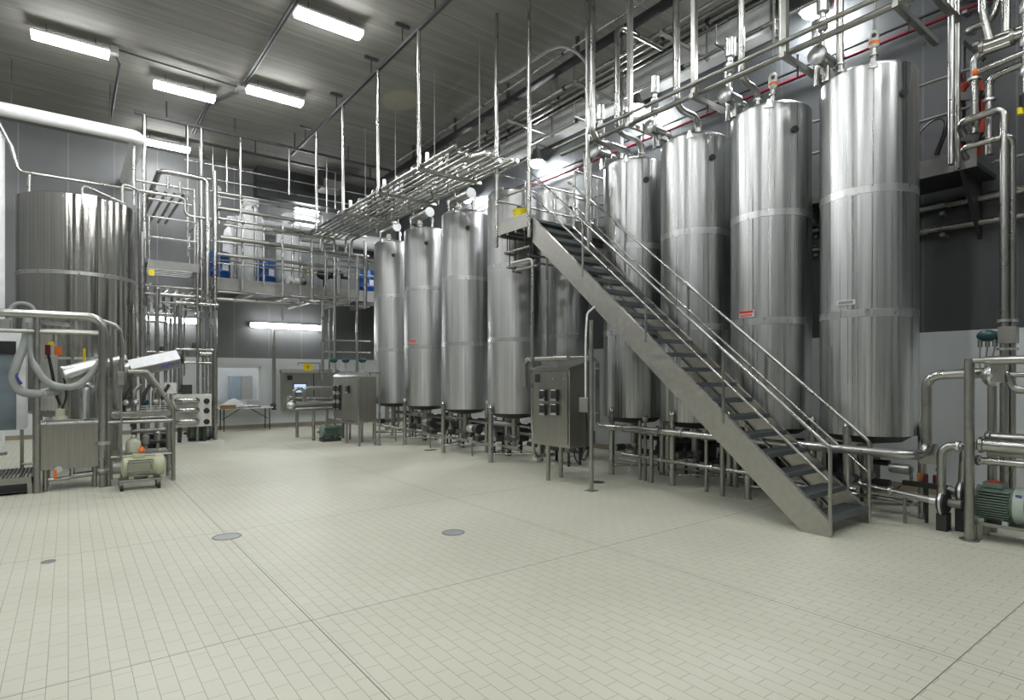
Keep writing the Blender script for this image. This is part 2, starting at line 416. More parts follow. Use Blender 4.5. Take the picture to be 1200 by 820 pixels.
# ------------------------------------------------------------------ floor fittings
def drain(x, y, r, label, m='satin'):
    t = thing('floor_drain', label, 'floor drain', (x, y, 0))
    build(G().lathe([(r, 0.0005), (r, .004), (r * .86, .005), (r * .86, .0005)], (x, y, 0), n=32, closed=True), 'rim', 'dull', t)
    build(G().cyl((x, y, .0005), (x, y, .003), r * .85, n=32), 'cover', m, t)
drain(1.39, 7.02, .15, 'round steel drain cover on the long dark floor joint', 'plate')
drain(3.46, 5.66, .13, 'round grey drain cover alone in the middle of the floor', 'plate')
drain(7.0, 6.89, .13, 'round dark drain cover beside the control panel post', 'dark')
drain(-.15, 7.1, .06, 'faint round drain cover in the tiles at the left edge', 'dull')
solo(G().box(6.72, 7.0, 12.2, 12.32, 0.0005, .006), 'slot_drain', 'dark', 'narrow dark slot drain in the floor before the far tanks', 'floor drain')

# ------------------------------------------------------------------ tanks
def tank_top(g, x, y, z, r): return g.lathe([(r, -.02), (r * .985, .02), (r * .9, .06), (r * .6, .10), (.001, .13)], (x, y, z), n=48)
def make_tank(name, label, cat, group, x, y, r, z0, z1, m, la):
    t = thing(name, label, cat, (x, y, 0), group)
    build(G().lathe([(r, z0), (r, z1), (r - .02, z1), (r - .02, z0)], (x, y, 0), n=72, closed=True), 'shell', m, t)
    h = (z1 - z0) / 3
    for k in (1, 2):
        zb = z0 + h * k
        build(G().lathe([(r - .002, zb - .05), (r + .004, zb - .045), (r + .004, zb + .045), (r - .002, zb + .05)], (x, y, 0), n=72), 'weld_band', 'band', t)
    build(tank_top(G(), x, y, z1, r), 'top_head', m, t)
    build(G().lathe([(.12, z0 - .13), (r * .7, z0 - .09), (r * .97, z0 + .02), (r * .97, z0 + .04), (.10, z0 + .04)], (x, y, 0), n=48, closed=True), 'dished_bottom', 'dark', t)  # dark colour puts the shade under the tank into the bottom
    build(G().cyl((x, y, .52), (x, y, z0 - .1), .06), 'outlet_pipe', 'satin', t)
    build(G().tube([(x + .2, y + .12, z0 - .12), (x + .2, y + .12, .3), (x + .2, y + .35, .3)], .035), 'return_pipe', 'satin', t)
    d = [(-1, 0), (math.cos(la), -math.sin(la)), (math.cos(la), math.sin(la))]; q = r + .045
    for ax, ay in d:
        lx, ly = x + ax * q, y + ay * q
        lg = build(G().cyl((lx, ly, .02), (lx, ly, z0 + .12), .048).lathe([(.048, 0), (.03, .05), (.001, .07)], (lx, ly, z0 + .12), n=16), 'leg', 'steel', t)
        build(G().cyl((lx, ly, 0), (lx, ly, .02), .055), 'foot_plate', 'satin', lg)
    for i in range(3):
        a = d[i]; b = d[(i + 1) % 3]
        build(G().cyl((x + a[0] * q, y + a[1] * q, .17), (x + b[0] * q, y + b[1] * q, .17), .02, n=10), 'brace', 'steel', t)
    for ang in (PI * 1.15, PI * 0.15):
        cx, cy = x + math.cos(ang) * (r - .03), y + math.sin(ang) * (r - .03)
        g = G().prism([(-.055, -.07), (.055, -.07), (.018, .05), (-.018, .05)], (cx + .04 * math.cos(ang), cy + .04 * math.sin(ang), z1 + .02), (-math.sin(ang), math.cos(ang), 0), (0, 0, 1), .015)
        build(g, 'lifting_lug', 'band', t)
    ang = -2.05
    c = (x + math.cos(ang) * r, y + math.sin(ang) * r, z1 - .38)
    build(G().cyl(c, (c[0] + .03 * math.cos(ang), c[1] + .03 * math.sin(ang), c[2]), .05, n=20), 'port_cover', 'dark', t)
    return t
def sign_on(t, x, y, r, ang, z, w, h, red):
    u = (-math.sin(ang), math.cos(ang), 0)
    c = (x + math.cos(ang) * (r + .012), y + math.sin(ang) * (r + .012), z)
    p = build(G().prism([(-w / 2, -h / 2), (w / 2, -h / 2), (w / 2, h / 2), (-w / 2, h / 2)], c, u, (0, 0, 1), .012), 'sign_plate', 'white', t)
    n = Vector((math.cos(ang), math.sin(ang), 0)); c = Vector(c) + n * .008
    g = G()
    if red: g.prism([(-w * .46, h * .08), (w * .46, h * .08), (w * .46, h * .44), (-w * .46, h * .44)], c, u, (0, 0, 1), .004)
    for zz in ((-.12, -.3) if red else (.2, 0, -.2)): g.prism([(-w * .4, h * zz - .006), (w * .4, h * zz - .006), (w * .4, h * zz + .006), (-w * .4, h * zz + .006)], c, u, (0, 0, 1), .004)
    build(g, 'sign_print', 'redink' if red else 'dull', p)
TY = [3.31, 4.65, 5.97, 7.3]; TX = 8.38; TR = .56
TL = ['tall steel tank nearest the camera, standing right of the stair foot',
      'tall steel tank behind the lower stair, with a red and white sign',
      'tall steel tank behind the middle of the stair, second farthest of the near row',
      'tall steel tank beside the top of the stair, farthest of the near row']
t0 = make_tank('storage_tank', TL[0], 'tank', 'near row of tall storage tanks', TX, TY[0], TR, 1.02, 5.6, 'tank', 1.48)
tanksT = [t0] + [dup(t0, (TX, TY[i], 0), TL[i]) for i in (1, 2, 3)]
bear = lambda x, y: math.atan2(-y, -x)
sign_on(tanksT[0], TX, TY[0], TR, bear(TX, TY[0]) - .42, 2.69, .22, .06, False)
sign_on(tanksT[1], TX, TY[1], TR, bear(TX, TY[1]) - .58, 2.66, .24, .10, True)
LY = [9.79, 11.69, 13.62, 15.5]; LX = 7.48
LL = ['tall matt steel tank beneath the stair landing',
      'tall matt steel tank second from the landing, with a bright drum on top',
      'tall matt steel tank third from the landing, with a red and white sign',
      'tall matt steel tank farthest down the hall, behind the angled control cabinet']
l0 = make_tank('process_tank', LL[0], 'tank', 'far row of process tanks', LX, LY[0], TR, 1.0, 5.5, 'tankold', 1.19)
tanksL = [l0] + [dup(l0, (LX, LY[i], 0), LL[i]) for i in (1, 2, 3)]
tr = dup(l0, (8.9, 9.82, 0), 'shaded tall steel tank behind the stair landing, against the wall'); tr.scale = (1, 1, 1.05)
sign_on(tanksL[2], LX, LY[2], TR, bear(LX, LY[2]) - .6, 2.62, .24, .10, True)
# breather drums on the far tanks
def drum(x, y, z, label):
    t = thing('breather_drum', label, 'vent drum', (x, y, z), 'horizontal drums on the far tanks')
    build(G().lathe([(.001, -.46), (.10, -.45), (.115, -.42), (.115, .42), (.10, .45), (.001, .46)], (x, y, z + .42), (0, 1, 0), 24), 'drum_body', 'box', t)
    build(G().cyl((x, y - .50, z + .42), (x, y - .46, z + .42), .125, n=24), 'end_cap', 'white', t)
    build(G().cyl((x, y + .05, z + .06), (x, y + .05, z + .34), .06).cyl((x, y + .05, z + .2), (x, y + .05, z + .23), .09), 'neck', 'satin', t)
    for dx, dy in ((.22, -.2), (.30, -.1), (-.18, .2)):
        build(G().lathe([(.022, .0), (.022, .28), (.035, .28), (.035, .38)], (x + dx, y + dy, z), n=12), 'nozzle', 'steel', t)
for i, l in ((1, 'horizontal steel drum with white end on the tank second from the landing'), (2, 'horizontal steel drum on the tank with the red and white sign'), (3, 'horizontal steel drum on the farthest tank in the hall')):
    drum(LX - .12, LY[i] + .05, 5.53, l)

# bottom outlet valves
def outlet_valve(x, y, label, group):
    t = thing('outlet_valve', label, 'valve', (x, y, 0.3), group)
    build(G().ball((x, y, .47), .09, sc=(1, 1, .8)).cyl((x - .12, y, .47), (x - .30, y, .47), .05), 'valve_body', 'dull', t)
    build(G().lathe([(.062, 0), (.062, -.16), (.05, -.2)], (x - .30, y, .47), (1, 0, 0), 20), 'actuator', 'dark', t)  # coloured dark to deepen the shade below the tanks
    build(G().cyl((x - .505, y, .47), (x - .50, y, .47), .048, n=20), 'end_plate', 'plate', t)
    build(G().cyl((x, y, .40), (x, y, .30), .04).cyl((x, y, .30), (x, y, .26), .06), 'drain_stub', 'dull', t)
    build(G().spline([(x - .35, y - .05, .45), (x - .30, y - .15, .32), (x - .1, y - .3, .30), (x + .1, y - .35, .36)], .008, 6), 'cable', 'black', t)
    return t
VL = ['outlet valve under the nearest tall tank', 'outlet valve under the tank with the red and white sign near the stair', 'outlet valve under the third tall tank of the near row', 'round-faced outlet valve under the tank beside the stair top']
for i in range(4): outlet_valve(TX, TY[i], VL[i], 'outlet valves under the near tanks')
VL = ['outlet valve under the tank below the landing', 'outlet valve under the second far tank from the landing', 'outlet valve under the third far tank from the landing', 'outlet valve under the farthest tank']
for i in range(4): outlet_valve(LX, LY[i], VL[i], 'outlet valves under the far tanks')
# ------------------------------------------------------------------ pipe helpers
def pipe(t, pts, r, m='steel', name='pipe', bend=None, n=10): return build(G().tube(pts, r, bend, n), name, m, t)
def rod(t, a, b, r, m='steel', name='rod', n=8): return build(G().cyl(a, b, r, n=n), name, m, t)
def collar(t, c, axis, r, w=.03, m='band', name='clamp'):
    a = Vector(axis).normalized(); c = Vector(c)
    return build(G().cyl(c - a * w / 2, c + a * w / 2, r, n=14), name, m, t)

# ------------------------------------------------------------------ stair
sx0, sx1 = 6.64, 7.64
t = thing('steel_stair', 'long straight steel stair with dark grated treads rising to the landing', 'stair', (7.14, 3.0, 0))
ztop = lambda y: .16 + .862 * (y - 3.0)
zhr = lambda y: .98 + .852 * (y - 3.0)
poly = [(3.0, 0), (3.31, 0), (8.14, 4.165), (8.14, ztop(8.14)), (3.0, .16)]
for x, s in ((sx0, 1), (sx1, -1)):
    st = build(G().prism(poly, (x, 0, 0), (0, 1, 0), (0, 0, 1), .014), 'stringer', 'stringer', t)
    build(G().bar((x + s * .025, 3.31, .005), (x + s * .025, 8.14, 4.168), .055, .010), 'lower_flange', 'stringer', st)
    build(G().bar((x + s * .025, 3.0, .16), (x + s * .025, 8.14, ztop(8.14)), .055, .010), 'upper_flange', 'stringer', st)
tm, nt, b = mat_new('grated_tread')
tc = nd(nt, 'ShaderNodeTexCoord'); wv = nd(nt, 'ShaderNodeTexWave', bands_direction='Y'); wv.inputs['Scale'].default_value = 10
nt.links.new(tc.outputs['Object'], wv.inputs['Vector'])
cr = ramp(nt, wv.outputs['Fac'], [(.35, (.03, .035, .04)), (.65, (.16, .178, .19))]); nt.links.new(cr.outputs['Color'], b.inputs['Base Color'])
b.inputs['Metallic'].default_value = .6; b.inputs['Roughness'].default_value = .45
M['tread'] = tm
M['nosing'] = plain('blue_grey_nosing', (0.17, 0.19, 0.205), 0.42, 0.7)
for k in range(1, 22):
    y = 3.0 + (k - 1) * .2455; z = .209 * k
    tr_ = build(G().box(sx0 + .05, sx1 - .05, y + .03, y + .275, z - .035, z), 'tread', 'tread', t)
    build(G().box(sx0 + .03, sx1 - .03, y, y + .03, z - .055, z + .004), 'nosing', 'nosing', tr_)
for x in (sx0, sx1):
    build(G().tube([(x, 3.0, .02), (x, 3.0, .98), (x, 8.15, zhr(8.15)), (x, 8.30, zhr(8.15) + .1)], .021, .09), 'handrail', 'steel', t)
    build(G().tube([(x, 3.0, .60), (x, 8.15, zhr(8.15) - .38)], .016), 'middle_rail', 'steel', t)
    for y in (4.31, 5.565, 6.865):
        build(G().cyl((x, y, ztop(y) - .12), (x, y, zhr(y)), .019, n=12), 'post', 'steel', t)

# ------------------------------------------------------------------ landing hung from the roof
lx0, lx1, ly0, ly1, lz = 6.6, 8.98, 8.155, 9.19, 4.6
t = thing('stair_landing', 'steel landing platform at the stair top with rails and toe boards', 'platform', (7.7, 8.7, lz))
build(G().box(lx0, lx1, ly0, ly1, lz - .05, lz), 'deck', 'tread', t)
build(G().box(lx0 - .012, lx0, ly0, ly1, lz - .14, lz + .11), 'toe_board', 'stringer', t)
build(G().box(lx0, lx1, ly1, ly1 + .012, lz - .14, lz + .11), 'toe_board', 'stringer', t)
build(G().box(sx1 + .03, lx1, ly0 - .012, ly0, lz - .14, lz + .11), 'toe_board', 'stringer', t)
for y in (8.35, 8.6, 8.85, 9.1): build(G().box(lx0, lx1, y - .03, y + .03, lz - .18, lz - .05), 'joist', 'dull', t)
for x, y in ((lx0 - .01, ly1), (lx0 - .01, ly0 + .03)):
    rod(t, (x, y, lz - .35), (x, y, ZC), .036, 'steel', 'hanger', 12)
for x, y in ((7.3, ly1), (8.1, ly1), (lx1, ly1), (8.3, ly0), (lx1, ly0), (sx1 + .04, ly0)):
    rod(t, (x, y, lz), (x, y, lz + 1.06), .02, 'steel', 'rail_post', 10)
for dz in (.55, 1.06):
    pipe(t, [(lx0 - .01, ly0 + .03, lz + dz), (lx0 - .01, ly1, lz + dz)], .018, 'steel', 'rail')
    pipe(t, [(lx0 - .01, ly1, lz + dz), (lx1, ly1, lz + dz)], .018, 'steel', 'rail')
    pipe(t, [(sx1 + .04, ly0, lz + dz), (lx1, ly0, lz + dz)], .018, 'steel', 'rail')
for x in (8.0, 8.98): rod(t, (x, ly0 - .01, lz - .1), (x, ly0 - .01, ZC), .03, 'steel', 'hanger', 12)
b_ = thing('yellow_bucket', 'yellow bucket standing on the landing behind its toe board', 'bucket', (6.86, 8.78, lz))
build(G().lathe([(.11, 0), (.14, .30), (.148, .30), (.148, .32), (.13, .32), (.10, .01)], (6.86, 8.78, lz), n=24, closed=True), 'pail', 'yellow', b_)
build(G().spline([(6.72, 8.78, lz + .30), (6.74, 8.70, lz + .36), (6.86, 8.66, lz + .40), (6.98, 8.70, lz + .36), (7.0, 8.78, lz + .30)], .005, 6), 'bail_handle', 'dull', b_)
# pipes slung under the landing
t = thing('slung_pipework', 'small pipes on thin black rods slung below the landing', 'pipework', (6.8, 8.8, 3.9))
for i, (x, y0, y1, z) in enumerate([(6.62, 8.2, 9.0, 4.10), (6.75, 8.2, 9.1, 3.86), (6.88, 8.3, 9.1, 3.80)]):
    pipe(t, [(x, y0, z), (x, y1, z), (x + .25, y1, z)], .022)
    for y in (y1 - .12, y0 + .15): rod(t, (x, y, z), (x, y, lz - .05), .012, 'black', 'hanger_rod', 6)
pipe(t, [(6.7, 8.35, 3.98), (7.6, 8.35, 3.98)], .02); pipe(t, [(6.7, 8.55, 3.9), (7.6, 8.55, 3.9)], .02)
a = at(622, 300, Y=8.15); c = at(622, 512, Y=8.15)
pipe(t, [(a.x, 8.7, a.z - .05), (a.x, 8.1, a.z - .05), (a.x, 8.1, 1.05), (a.x + .03, 8.1, .32), (a.x + .5, 8.1, .32)], .034, bend=.09)
a = at(641, 297, Y=8.2); pipe(t, [(a.x, 8.2, a.z), (a.x, 8.2, 2.1)], .026)
a = at(649, 300, Y=8.25); pipe(t, [(a.x, 8.25, a.z), (a.x, 8.25, 2.0)], .012)
# big header looping from panel area to the manifold
t = thing('looped_header', 'steel pipe looping over the control panel and down to the tank manifold', 'pipe', (7.0, 7.8, 1.0))
pipe(t, [(6.95, 8.75, 1.55), (6.95, 8.75, 2.08), (6.95, 7.55, 2.08)], .045, bend=.12)
pipe(t, [(6.95, 7.9, 2.08), (7.42, 7.62, 2.08), (7.62, 7.5, 2.08), (7.62, 7.5, .86), (7.66, 7.3, .86)], .042, bend=.13)
for z in (1.9, 1.1): collar(t, (7.62, 7.5, z), (0, 0, 1), .058)

# ------------------------------------------------------------------ control panels
def control_panel(name, label, x0, x1, y0, y1, z0, z1, group=None):
    t = thing(name, label, 'control cabinet', ((x0 + x1) / 2, (y0 + y1) / 2, 0), group)
    build(G().box(x0, x1, y0, y1, z0, z1), 'body', 'box', t, bevel=.012)
    d = build(G().box(x0 - .022, x0 - .002, y0 + .03, y1 - .03, z0 + .05, z1 - .03), 'door', 'box', t, bevel=.005)
    return t, d
x0, x1, y0, y1, z0, z1 = 6.40, 6.93, 6.92, 7.84, .60, 1.86
t, d = control_panel('control_cabinet', 'steel control panel with four keypad displays beside the stair', x0, x1, y0, y1, z0, z1)
pr = [(x0 - .05, z1 - .0), (x1, z1 + .155), (x1, z1 + .18), (x0 - .05, z1 + .03)]
build(G().prism(pr, (0, (y0 + y1) / 2, 0), (1, 0, 0), (0, 0, 1), y1 - y0 + .06), 'sloped_roof', 'box', t)
build(G().prism([(x0, z1 - .01), (x1, z1 - .01), (x1, z1 + .15), (x0, z1 + .01)], (0, (y0 + y1) / 2, 0), (1, 0, 0), (0, 0, 1), y1 - y0), 'roof_box', 'box', t)
def keypad(d, x, y, z, w=.15, h=.19):
    k = build(G().box(x - .05, x, y - w / 2, y + w / 2, z - h / 2, z + h / 2), 'keypad', 'black', d, bevel=.008)
    build(G().box(x - .056, x - .05, y - w * .36, y + w * .36, z + h * .02, z + h * .36), 'display', 'dark', k)
    build(G().prism([(-w * .48, 0), (w * .48, 0), (w * .36, h * .2), (-w * .36, h * .2)], (x - .053, y, z - h * .5), (0, 1, 0), (0, 0, 1), .008), 'bright_trim', 'band', k)
    build(G().prism([(-w * .36, 0), (w * .36, 0), (w * .3, h * .07), (-w * .3, h * .07)], (x - .053, y, z + h * .40), (0, 1, 0), (0, 0, 1), .008), 'bright_edge', 'white', k)
for py, pz in ((637.5, 463), (651, 463), (637.5, 479.5), (651, 479.5)):
    p = at(py, pz, X=x0 - .02); keypad(d, x0 - .018, p.y, p.z)
p = at(630, 443, X=x0 - .02)
build(G().box(x0 - .027, x0 - .02, p.y - .07, p.y + .07, p.z - .07, p.z + .07), 'black_plate', 'black', d)
for y in (7.02, 7.3): build(G().cyl((x0 - .03, y - .0, 1.72), (x0 - .02, y, 1.72), .015), 'latch', 'band', d)
rod(t, (6.47, 7.52, 0), (6.47, 7.52, z0), .035, 'satin', 'leg', 12); rod(t, (6.83, 7.6, 0), (6.83, 7.6, z0), .035, 'satin', 'leg', 12)
for y, dz in ((7.0, .22), (7.12, .28)):
    build(G().spline([(6.72, y, z0), (6.70, y, z0 - dz * .6), (6.76, y - .05, z0 - dz), (6.84, y - .06, z0 - .1), (6.9, y - .03, z0 + .02)], .012, 8), 'cable', 'black', t)
build(G().box(6.83, 6.92, 6.86, 6.91, .66, .86), 'side_box', 'satin', t)
# post with junction box in front of the panel
t = thing('conduit_post', 'slim steel floor post with a junction box right of the four-display panel', 'post', (6.405, 6.43, 0))
tp = at(688, 345, X=6.42)
rod(t, (6.405, 6.43, 0), (6.405, 6.43, 2.62), .032, 'satin', 'post', 14)
build(G().box(6.33, 6.48, 6.36, 6.50, 0, .012), 'base_plate', 'satin', t)
build(G().box(6.36, 6.45, 6.47, 6.66, 1.20, 1.43), 'junction_box', 'dull', t, bevel=.01)
pipe(t, [(6.42, 6.57, 1.43), (6.42, 6.57, 2.35), (6.5, 6.62, 2.75), (6.55, 6.5, 2.85)], .016, 'white', 'conduit', .1)
pipe(t, [(6.42, 6.57, 1.2), (6.42, 6.57, .7), (6.6, 6.8, .55)], .02, 'dark', 'conduit', .1)

x0, x1, y0, y1, z0, z1 = 5.78, 6.26, 13.98, 15.68, .62, 1.74
t, d = control_panel('control_cabinet', 'steel control cabinet with rows of keypads in front of the farthest tanks', x0, x1, y0, y1, z0, z1)
for y in (y0 + .02, y1 - .02, (y0 + y1) / 2):
    for x in (x0 + .03, x1 - .03): rod(t, (x, y, 0), (x, y, z0), .03, 'satin', 'leg', 12)
build(G().prism([(x0 - .03, z1), (x1 + .02, z1), (x1 - .05, z1 + .09), ((x0 + x1) / 2, z1 + .14), (x0 + .04, z1 + .06)], (0, (y0 + y1) / 2, 0), (1, 0, 0), (0, 0, 1), y1 - y0 + .04), 'roof', 'band', t)
build(G().bar((x0 - .03, y0, z0 - .06), (x0 - .03, y1 + .3, z0 - .06), .05, .05), 'base_rail', 'satin', t)
for i, pxx in enumerate((393.4, 397.6)):
    for pz in (455.5, 465.5, 475.5):
        p = at(pxx, pz, X=x0 - .02); keypad(d, x0 - .018, p.y, p.z, .18, .2)
p = at(408, 456, X=x0 - .02); keypad(d, x0 - .018, p.y, p.z, .16, .2)
t = thing('rail_post', 'pale slim floor post beside the far keypad cabinet', 'post', (6.31, 13.95, 0))
rod(t, (6.32, 13.93, 0), (6.32, 13.93, 1.86), .026, 'steel', 'post', 10); build(G().cyl((6.32, 13.93, 0), (6.32, 13.93, .012), .06), 'base_plate', 'satin', t)
build(G().bar((6.32, 13.93, 1.84), (6.05, 13.93, 1.84), .03, .03), 'top_arm', 'steel', t)

# ------------------------------------------------------------------ manifold pipes along the near tanks
t = thing('tank_manifold', 'thick bright pipe running in front of the near tanks at knee height', 'pipe', (7.66, 5.0, .86))
pipe(t, [(7.66, 7.3, .86), (7.66, 2.60, .86), (7.92, 2.50, .86), (7.92, 2.50, 1.77), (7.92, 1.95, 1.80)], .055, bend=.14, n=16)
for y in (6.9, 6.15, 5.7, 4.75, 3.5): collar(t, (7.66, y, .86), (0, 1, 0), .072, .045, 'satin')
for y in (6.32, 5.0, 3.6):
    rod(t, (7.68, y, 0), (7.68, y, .80), .036, 'satin', 'support', 12)
build(G().box(7.98, 8.02, 2.42, 2.6, .74, .98), 'pipe_clamp', 'satin', t)
t = thing('low_return_pipe', 'thin pipe close to the floor in front of the near tanks, sloping', 'pipe', (7.72, 5.5, .38))
pipe(t, [(7.72, 7.0, .40), (7.72, 4.5, .38), (7.78, 3.2, .36)], .03, n=12)
for y in (6.4, 6.15, 5.2): collar(t, (7.72, y, .39), (0, 1, 0), .045)
for y in (6.62, 5.32): rod(t, (7.75, y, 0), (7.75, y, 1.0), .03, 'satin', 'support', 10)
t = thing('red_handle_valve', 'valve with a red lever on a short post between the two rear near tanks', 'valve', (7.72, 6.45, 0))
rod(t, (7.74, 6.50, 0), (7.74, 6.50, 1.0), .028, 'dull', 'standpipe', 10)
build(G().ball((7.74, 6.5, 1.03), .05), 'valve_body', 'satin', t); build(G().bar((7.74, 6.5, 1.09), (7.62, 6.36, 1.10), .03, .015), 'lever', 'red', t)
# pipes along the floor under the far tanks
t = thing('floor_pipe_run', 'pair of low pipes beneath the far tanks', 'pipework', (7.1, 12, .3))
pipe(t, [(7.05, 15.8, .36), (7.05, 10.3, .33), (7.15, 9.2, .33)], .035, n=12); pipe(t, [(7.9, 15.8, .5), (7.9, 9.3, .5)], .03)
pipe(t, [(7.55, 15.9, .72), (7.55, 9.3, .72)], .045)
for y in (14.5, 12.6, 10.75):
    collar(t, (7.05, y, .34), (0, 1, 0), .055, .06); rod(t, (7.05, y, 0), (7.05, y, .3), .02, 'dull', 'support')
for i, (y, l) in enumerate(((12.75, 'small capped feed pump under the far tanks, deeper one'), (10.75, 'small bright capped feed pump beside the leg of the tank under the landing'))):
    q = thing('feed_pump', l, 'pump', (7.05, y, .3))
    build(G().lathe([(.001, 0), (.075, .01), (.085, .03), (.085, .24), (.06, .27)], (7.02, y + .1, .62), (0, -1, 0), 18), 'capped_head', 'band', q)
    build(G().cyl((7.02, y - .17, .62), (7.02, y - .33, .62), .10, n=18), 'housing', 'dark', q)  # dark colour adds to the painted shade beneath the far tanks
    build(G().cyl((7.02, y - .25, .36), (7.02, y - .25, .54), .05), 'stem', 'satin', q)
    build(G().obox((7.02, y - .3, .42), (.16, .22, .08)), 'base', 'dark', q)

def shade_clutter(x, y, label):  # dark valve clutter added to deepen the shade under the tanks
    q = thing('shade_clutter', label, 'valves', (x, y, 0), 'dark valve clutter added for shade under the tanks')
    for k in range(4):
        yy = y - .45 + .3 * k
        build(G().lathe([(.05, 0), (.075, .02), (.075, .16), (.045, .2), (.045, .42), (.065, .44), (.065, .54)], (x + .08 * (k % 2), yy, .28), n=14), 'valve_column', 'dark' if k % 2 else 'dull', q)
        rod(q, (x + .08 * (k % 2), yy, 0), (x + .08 * (k % 2), yy, .3), .025, 'dark', 'leg')
    for z, r in ((.33, .05), (.60, .04), (.74, .03)):
        rod(q, (x, y - .8, z), (x, y + .8, z), r, 'dark', 'header', 10)
    build(G().box(x + .2, x + .5, y - .5, y + .4, .30, .62), 'valve_box', 'dark', q, bevel=.02)
    for yy in (y - .4, y + .3): rod(q, (x + .35, yy, 0), (x + .35, yy, .3), .03, 'dark', 'leg')
for y, l in ((8.85, 'dark valve clutter added for shade on the floor under the stair landing'), (10.74, 'dark valve clutter added for shade between the first two far tanks'), (12.65, 'dark valve clutter added for shade between the second and third far tanks'), (14.56, 'dark valve clutter added for shade between the last two far tanks')):
    shade_clutter(7.75, y, l)
for y, l in ((3.98, 'dark valve clutter added for shade behind the stair foot'), (5.3, 'dark valve clutter added for shade under the near tanks behind mid stair'), (6.63, 'dark valve clutter added for shade under the near tanks by the red lever valve')):
    shade_clutter(8.75, y, l)
# ------------------------------------------------------------------ roof strut and the pipe rack over the far tanks
t = thing('roof_strut', 'long dark strut slung below the ceiling that carries the white hanger rods', 'strut', (5.3, 11, 8.32))
build(G().box(5.27, 5.33, 4.2, 17.9, 8.30, 8.37), 'channel', 'dark', t)
for y in (5.2, 7.2, 9.3, 10.6, 12.1, 14.2, 16.6):
    build(G().cyl((5.3, y, 8.37), (5.3, y, ZC), .015, n=8), 'hanger', 'dark', t)
    build(G().box(5.15, 5.45, y - .03, y + .03, ZC - .05, ZC), 'ceiling_plate', 'dark', t)
t = thing('pipe_rack', 'wide rack of many parallel steel pipes hung over the far tanks', 'pipe rack', (6.2, 12.5, 5.7))
RY = [9.91, 11.75, 13.76, 15.66]
for y in RY:
    rod(t, (5.3, y, 5.70), (5.3, y, 8.30), .036, 'steel', 'hanger', 12)
    build(G().box(5.26, 6.72, y - .025, y + .025, 5.66, 5.72), 'cross_member', 'satin', t)
    rod(t, (6.68, y, 5.70), (6.68, y, ZC), .014, 'dull', 'tie_rod', 6)
for i, (x, z, r, y0, y1) in enumerate([(5.36, 5.76, 0.045, 8.7, 16.5), (5.50, 5.76, 0.030, 9.2, 16.6), (5.64, 5.76, 0.028, 8.7, 16.4), (5.79, 5.76, 0.045, 8.9, 16.6), (5.95, 5.76, 0.028, 9.3, 16.4), (6.10, 5.76, 0.036, 8.6, 16.5), (6.25, 5.76, 0.028, 8.6, 16.6), (6.40, 5.76, 0.045, 8.8, 16.4), (6.53, 5.76, 0.030, 8.6, 16.5), (6.65, 5.76, 0.045, 8.6, 16.6)]):
    pp = pipe(t, [(x, y0, z), (x, y1, z), (x, y1, z - .45)] if i % 2 else [(x, y0, z), (x, y1 + .2, z), (x - .9, y1 + .2, z)], r * .85, 'steel', bend=.14)
    for k in range(2):
        y = 9.4 + k * 2.2 + (i * .37) % 1.3
        build(G().cyl((x, y - .02, z), (x, y + .02, z), r * 1.2, n=12), 'clamp', 'band', pp)
for i, y in enumerate((10.5, 12.4, 14.5, 11.2, 13.2)):
    x = 5.75
    pipe(t, [(x - .3, y, 5.76), (x - .3, y, 5.95), (x + .55, y, 5.95), (x + .55, y, 5.6)], .026, name='branch_pipe')
    pipe(t, [(x + .3, y + .25, 5.76), (x + .3, y + .25, 5.88), (x + .85, y + .25, 5.88), (x + .85, y + .25, 5.6)], .026, name='branch_pipe')
def valve_cluster(x, y, z, label):
    t = thing('valve_cluster', label, 'valves', (x, y, z), 'valve clusters on the pipe rack')
    for k, (dx, dy, h, r) in enumerate([(0, 0, .40, .04), (.14, -.08, .30, .035), (-.02, .3, .26, .045), (.18, .25, .24, .04), (.30, .0, .45, .045), (.32, -.22, .42, .035)]):
        v = build(G().cyl((x + dx, y + dy, z), (x + dx, y + dy, z + h * .45), .025).lathe([(.05, 0), (.05, .06)], (x + dx, y + dy, z + .06), n=14), 'valve_stem', 'satin', t)
        build(G().lathe([(r, 0), (r, h * .52), (r * .7, h * .55)], (x + dx, y + dy, z + h * .45), n=16), 'actuator', 'white' if k % 2 else 'band', t)
    return t
valve_cluster(5.72, 10.35, 5.83, 'cluster of upright silver valves on the rack, nearest the landing')
valve_cluster(5.72, 12.35, 5.83, 'cluster of upright silver valves halfway along the rack')
valve_cluster(5.72, 14.35, 5.83, 'cluster of upright silver valves at the far end of the rack')
for i, (y, l) in enumerate(((9.75, 'fat horizontal filter housing on the rack just behind the left landing rod'), (10.6, 'fat horizontal filter housing farther along the rack'))):
    q = thing('inline_filter', l, 'filter', (6.6, y, 6.1))
    build(G().lathe([(.05, -.32), (.11, -.28), (.11, .24), (.125, .24), (.125, .30), (.05, .33)], (6.5, y, 6.12), (.35, -1, 0), 20), 'housing', 'box', q)
    build(G().tube([(6.5, y, 6.05), (6.5, y, 5.8)], .03), 'stem', 'satin', q)
    build(G().tube([(6.38, y + .32, 6.12), (6.33, y + .5, 6.12), (6.33, y + .5, 5.8)], .03), 'inlet', 'steel', q)

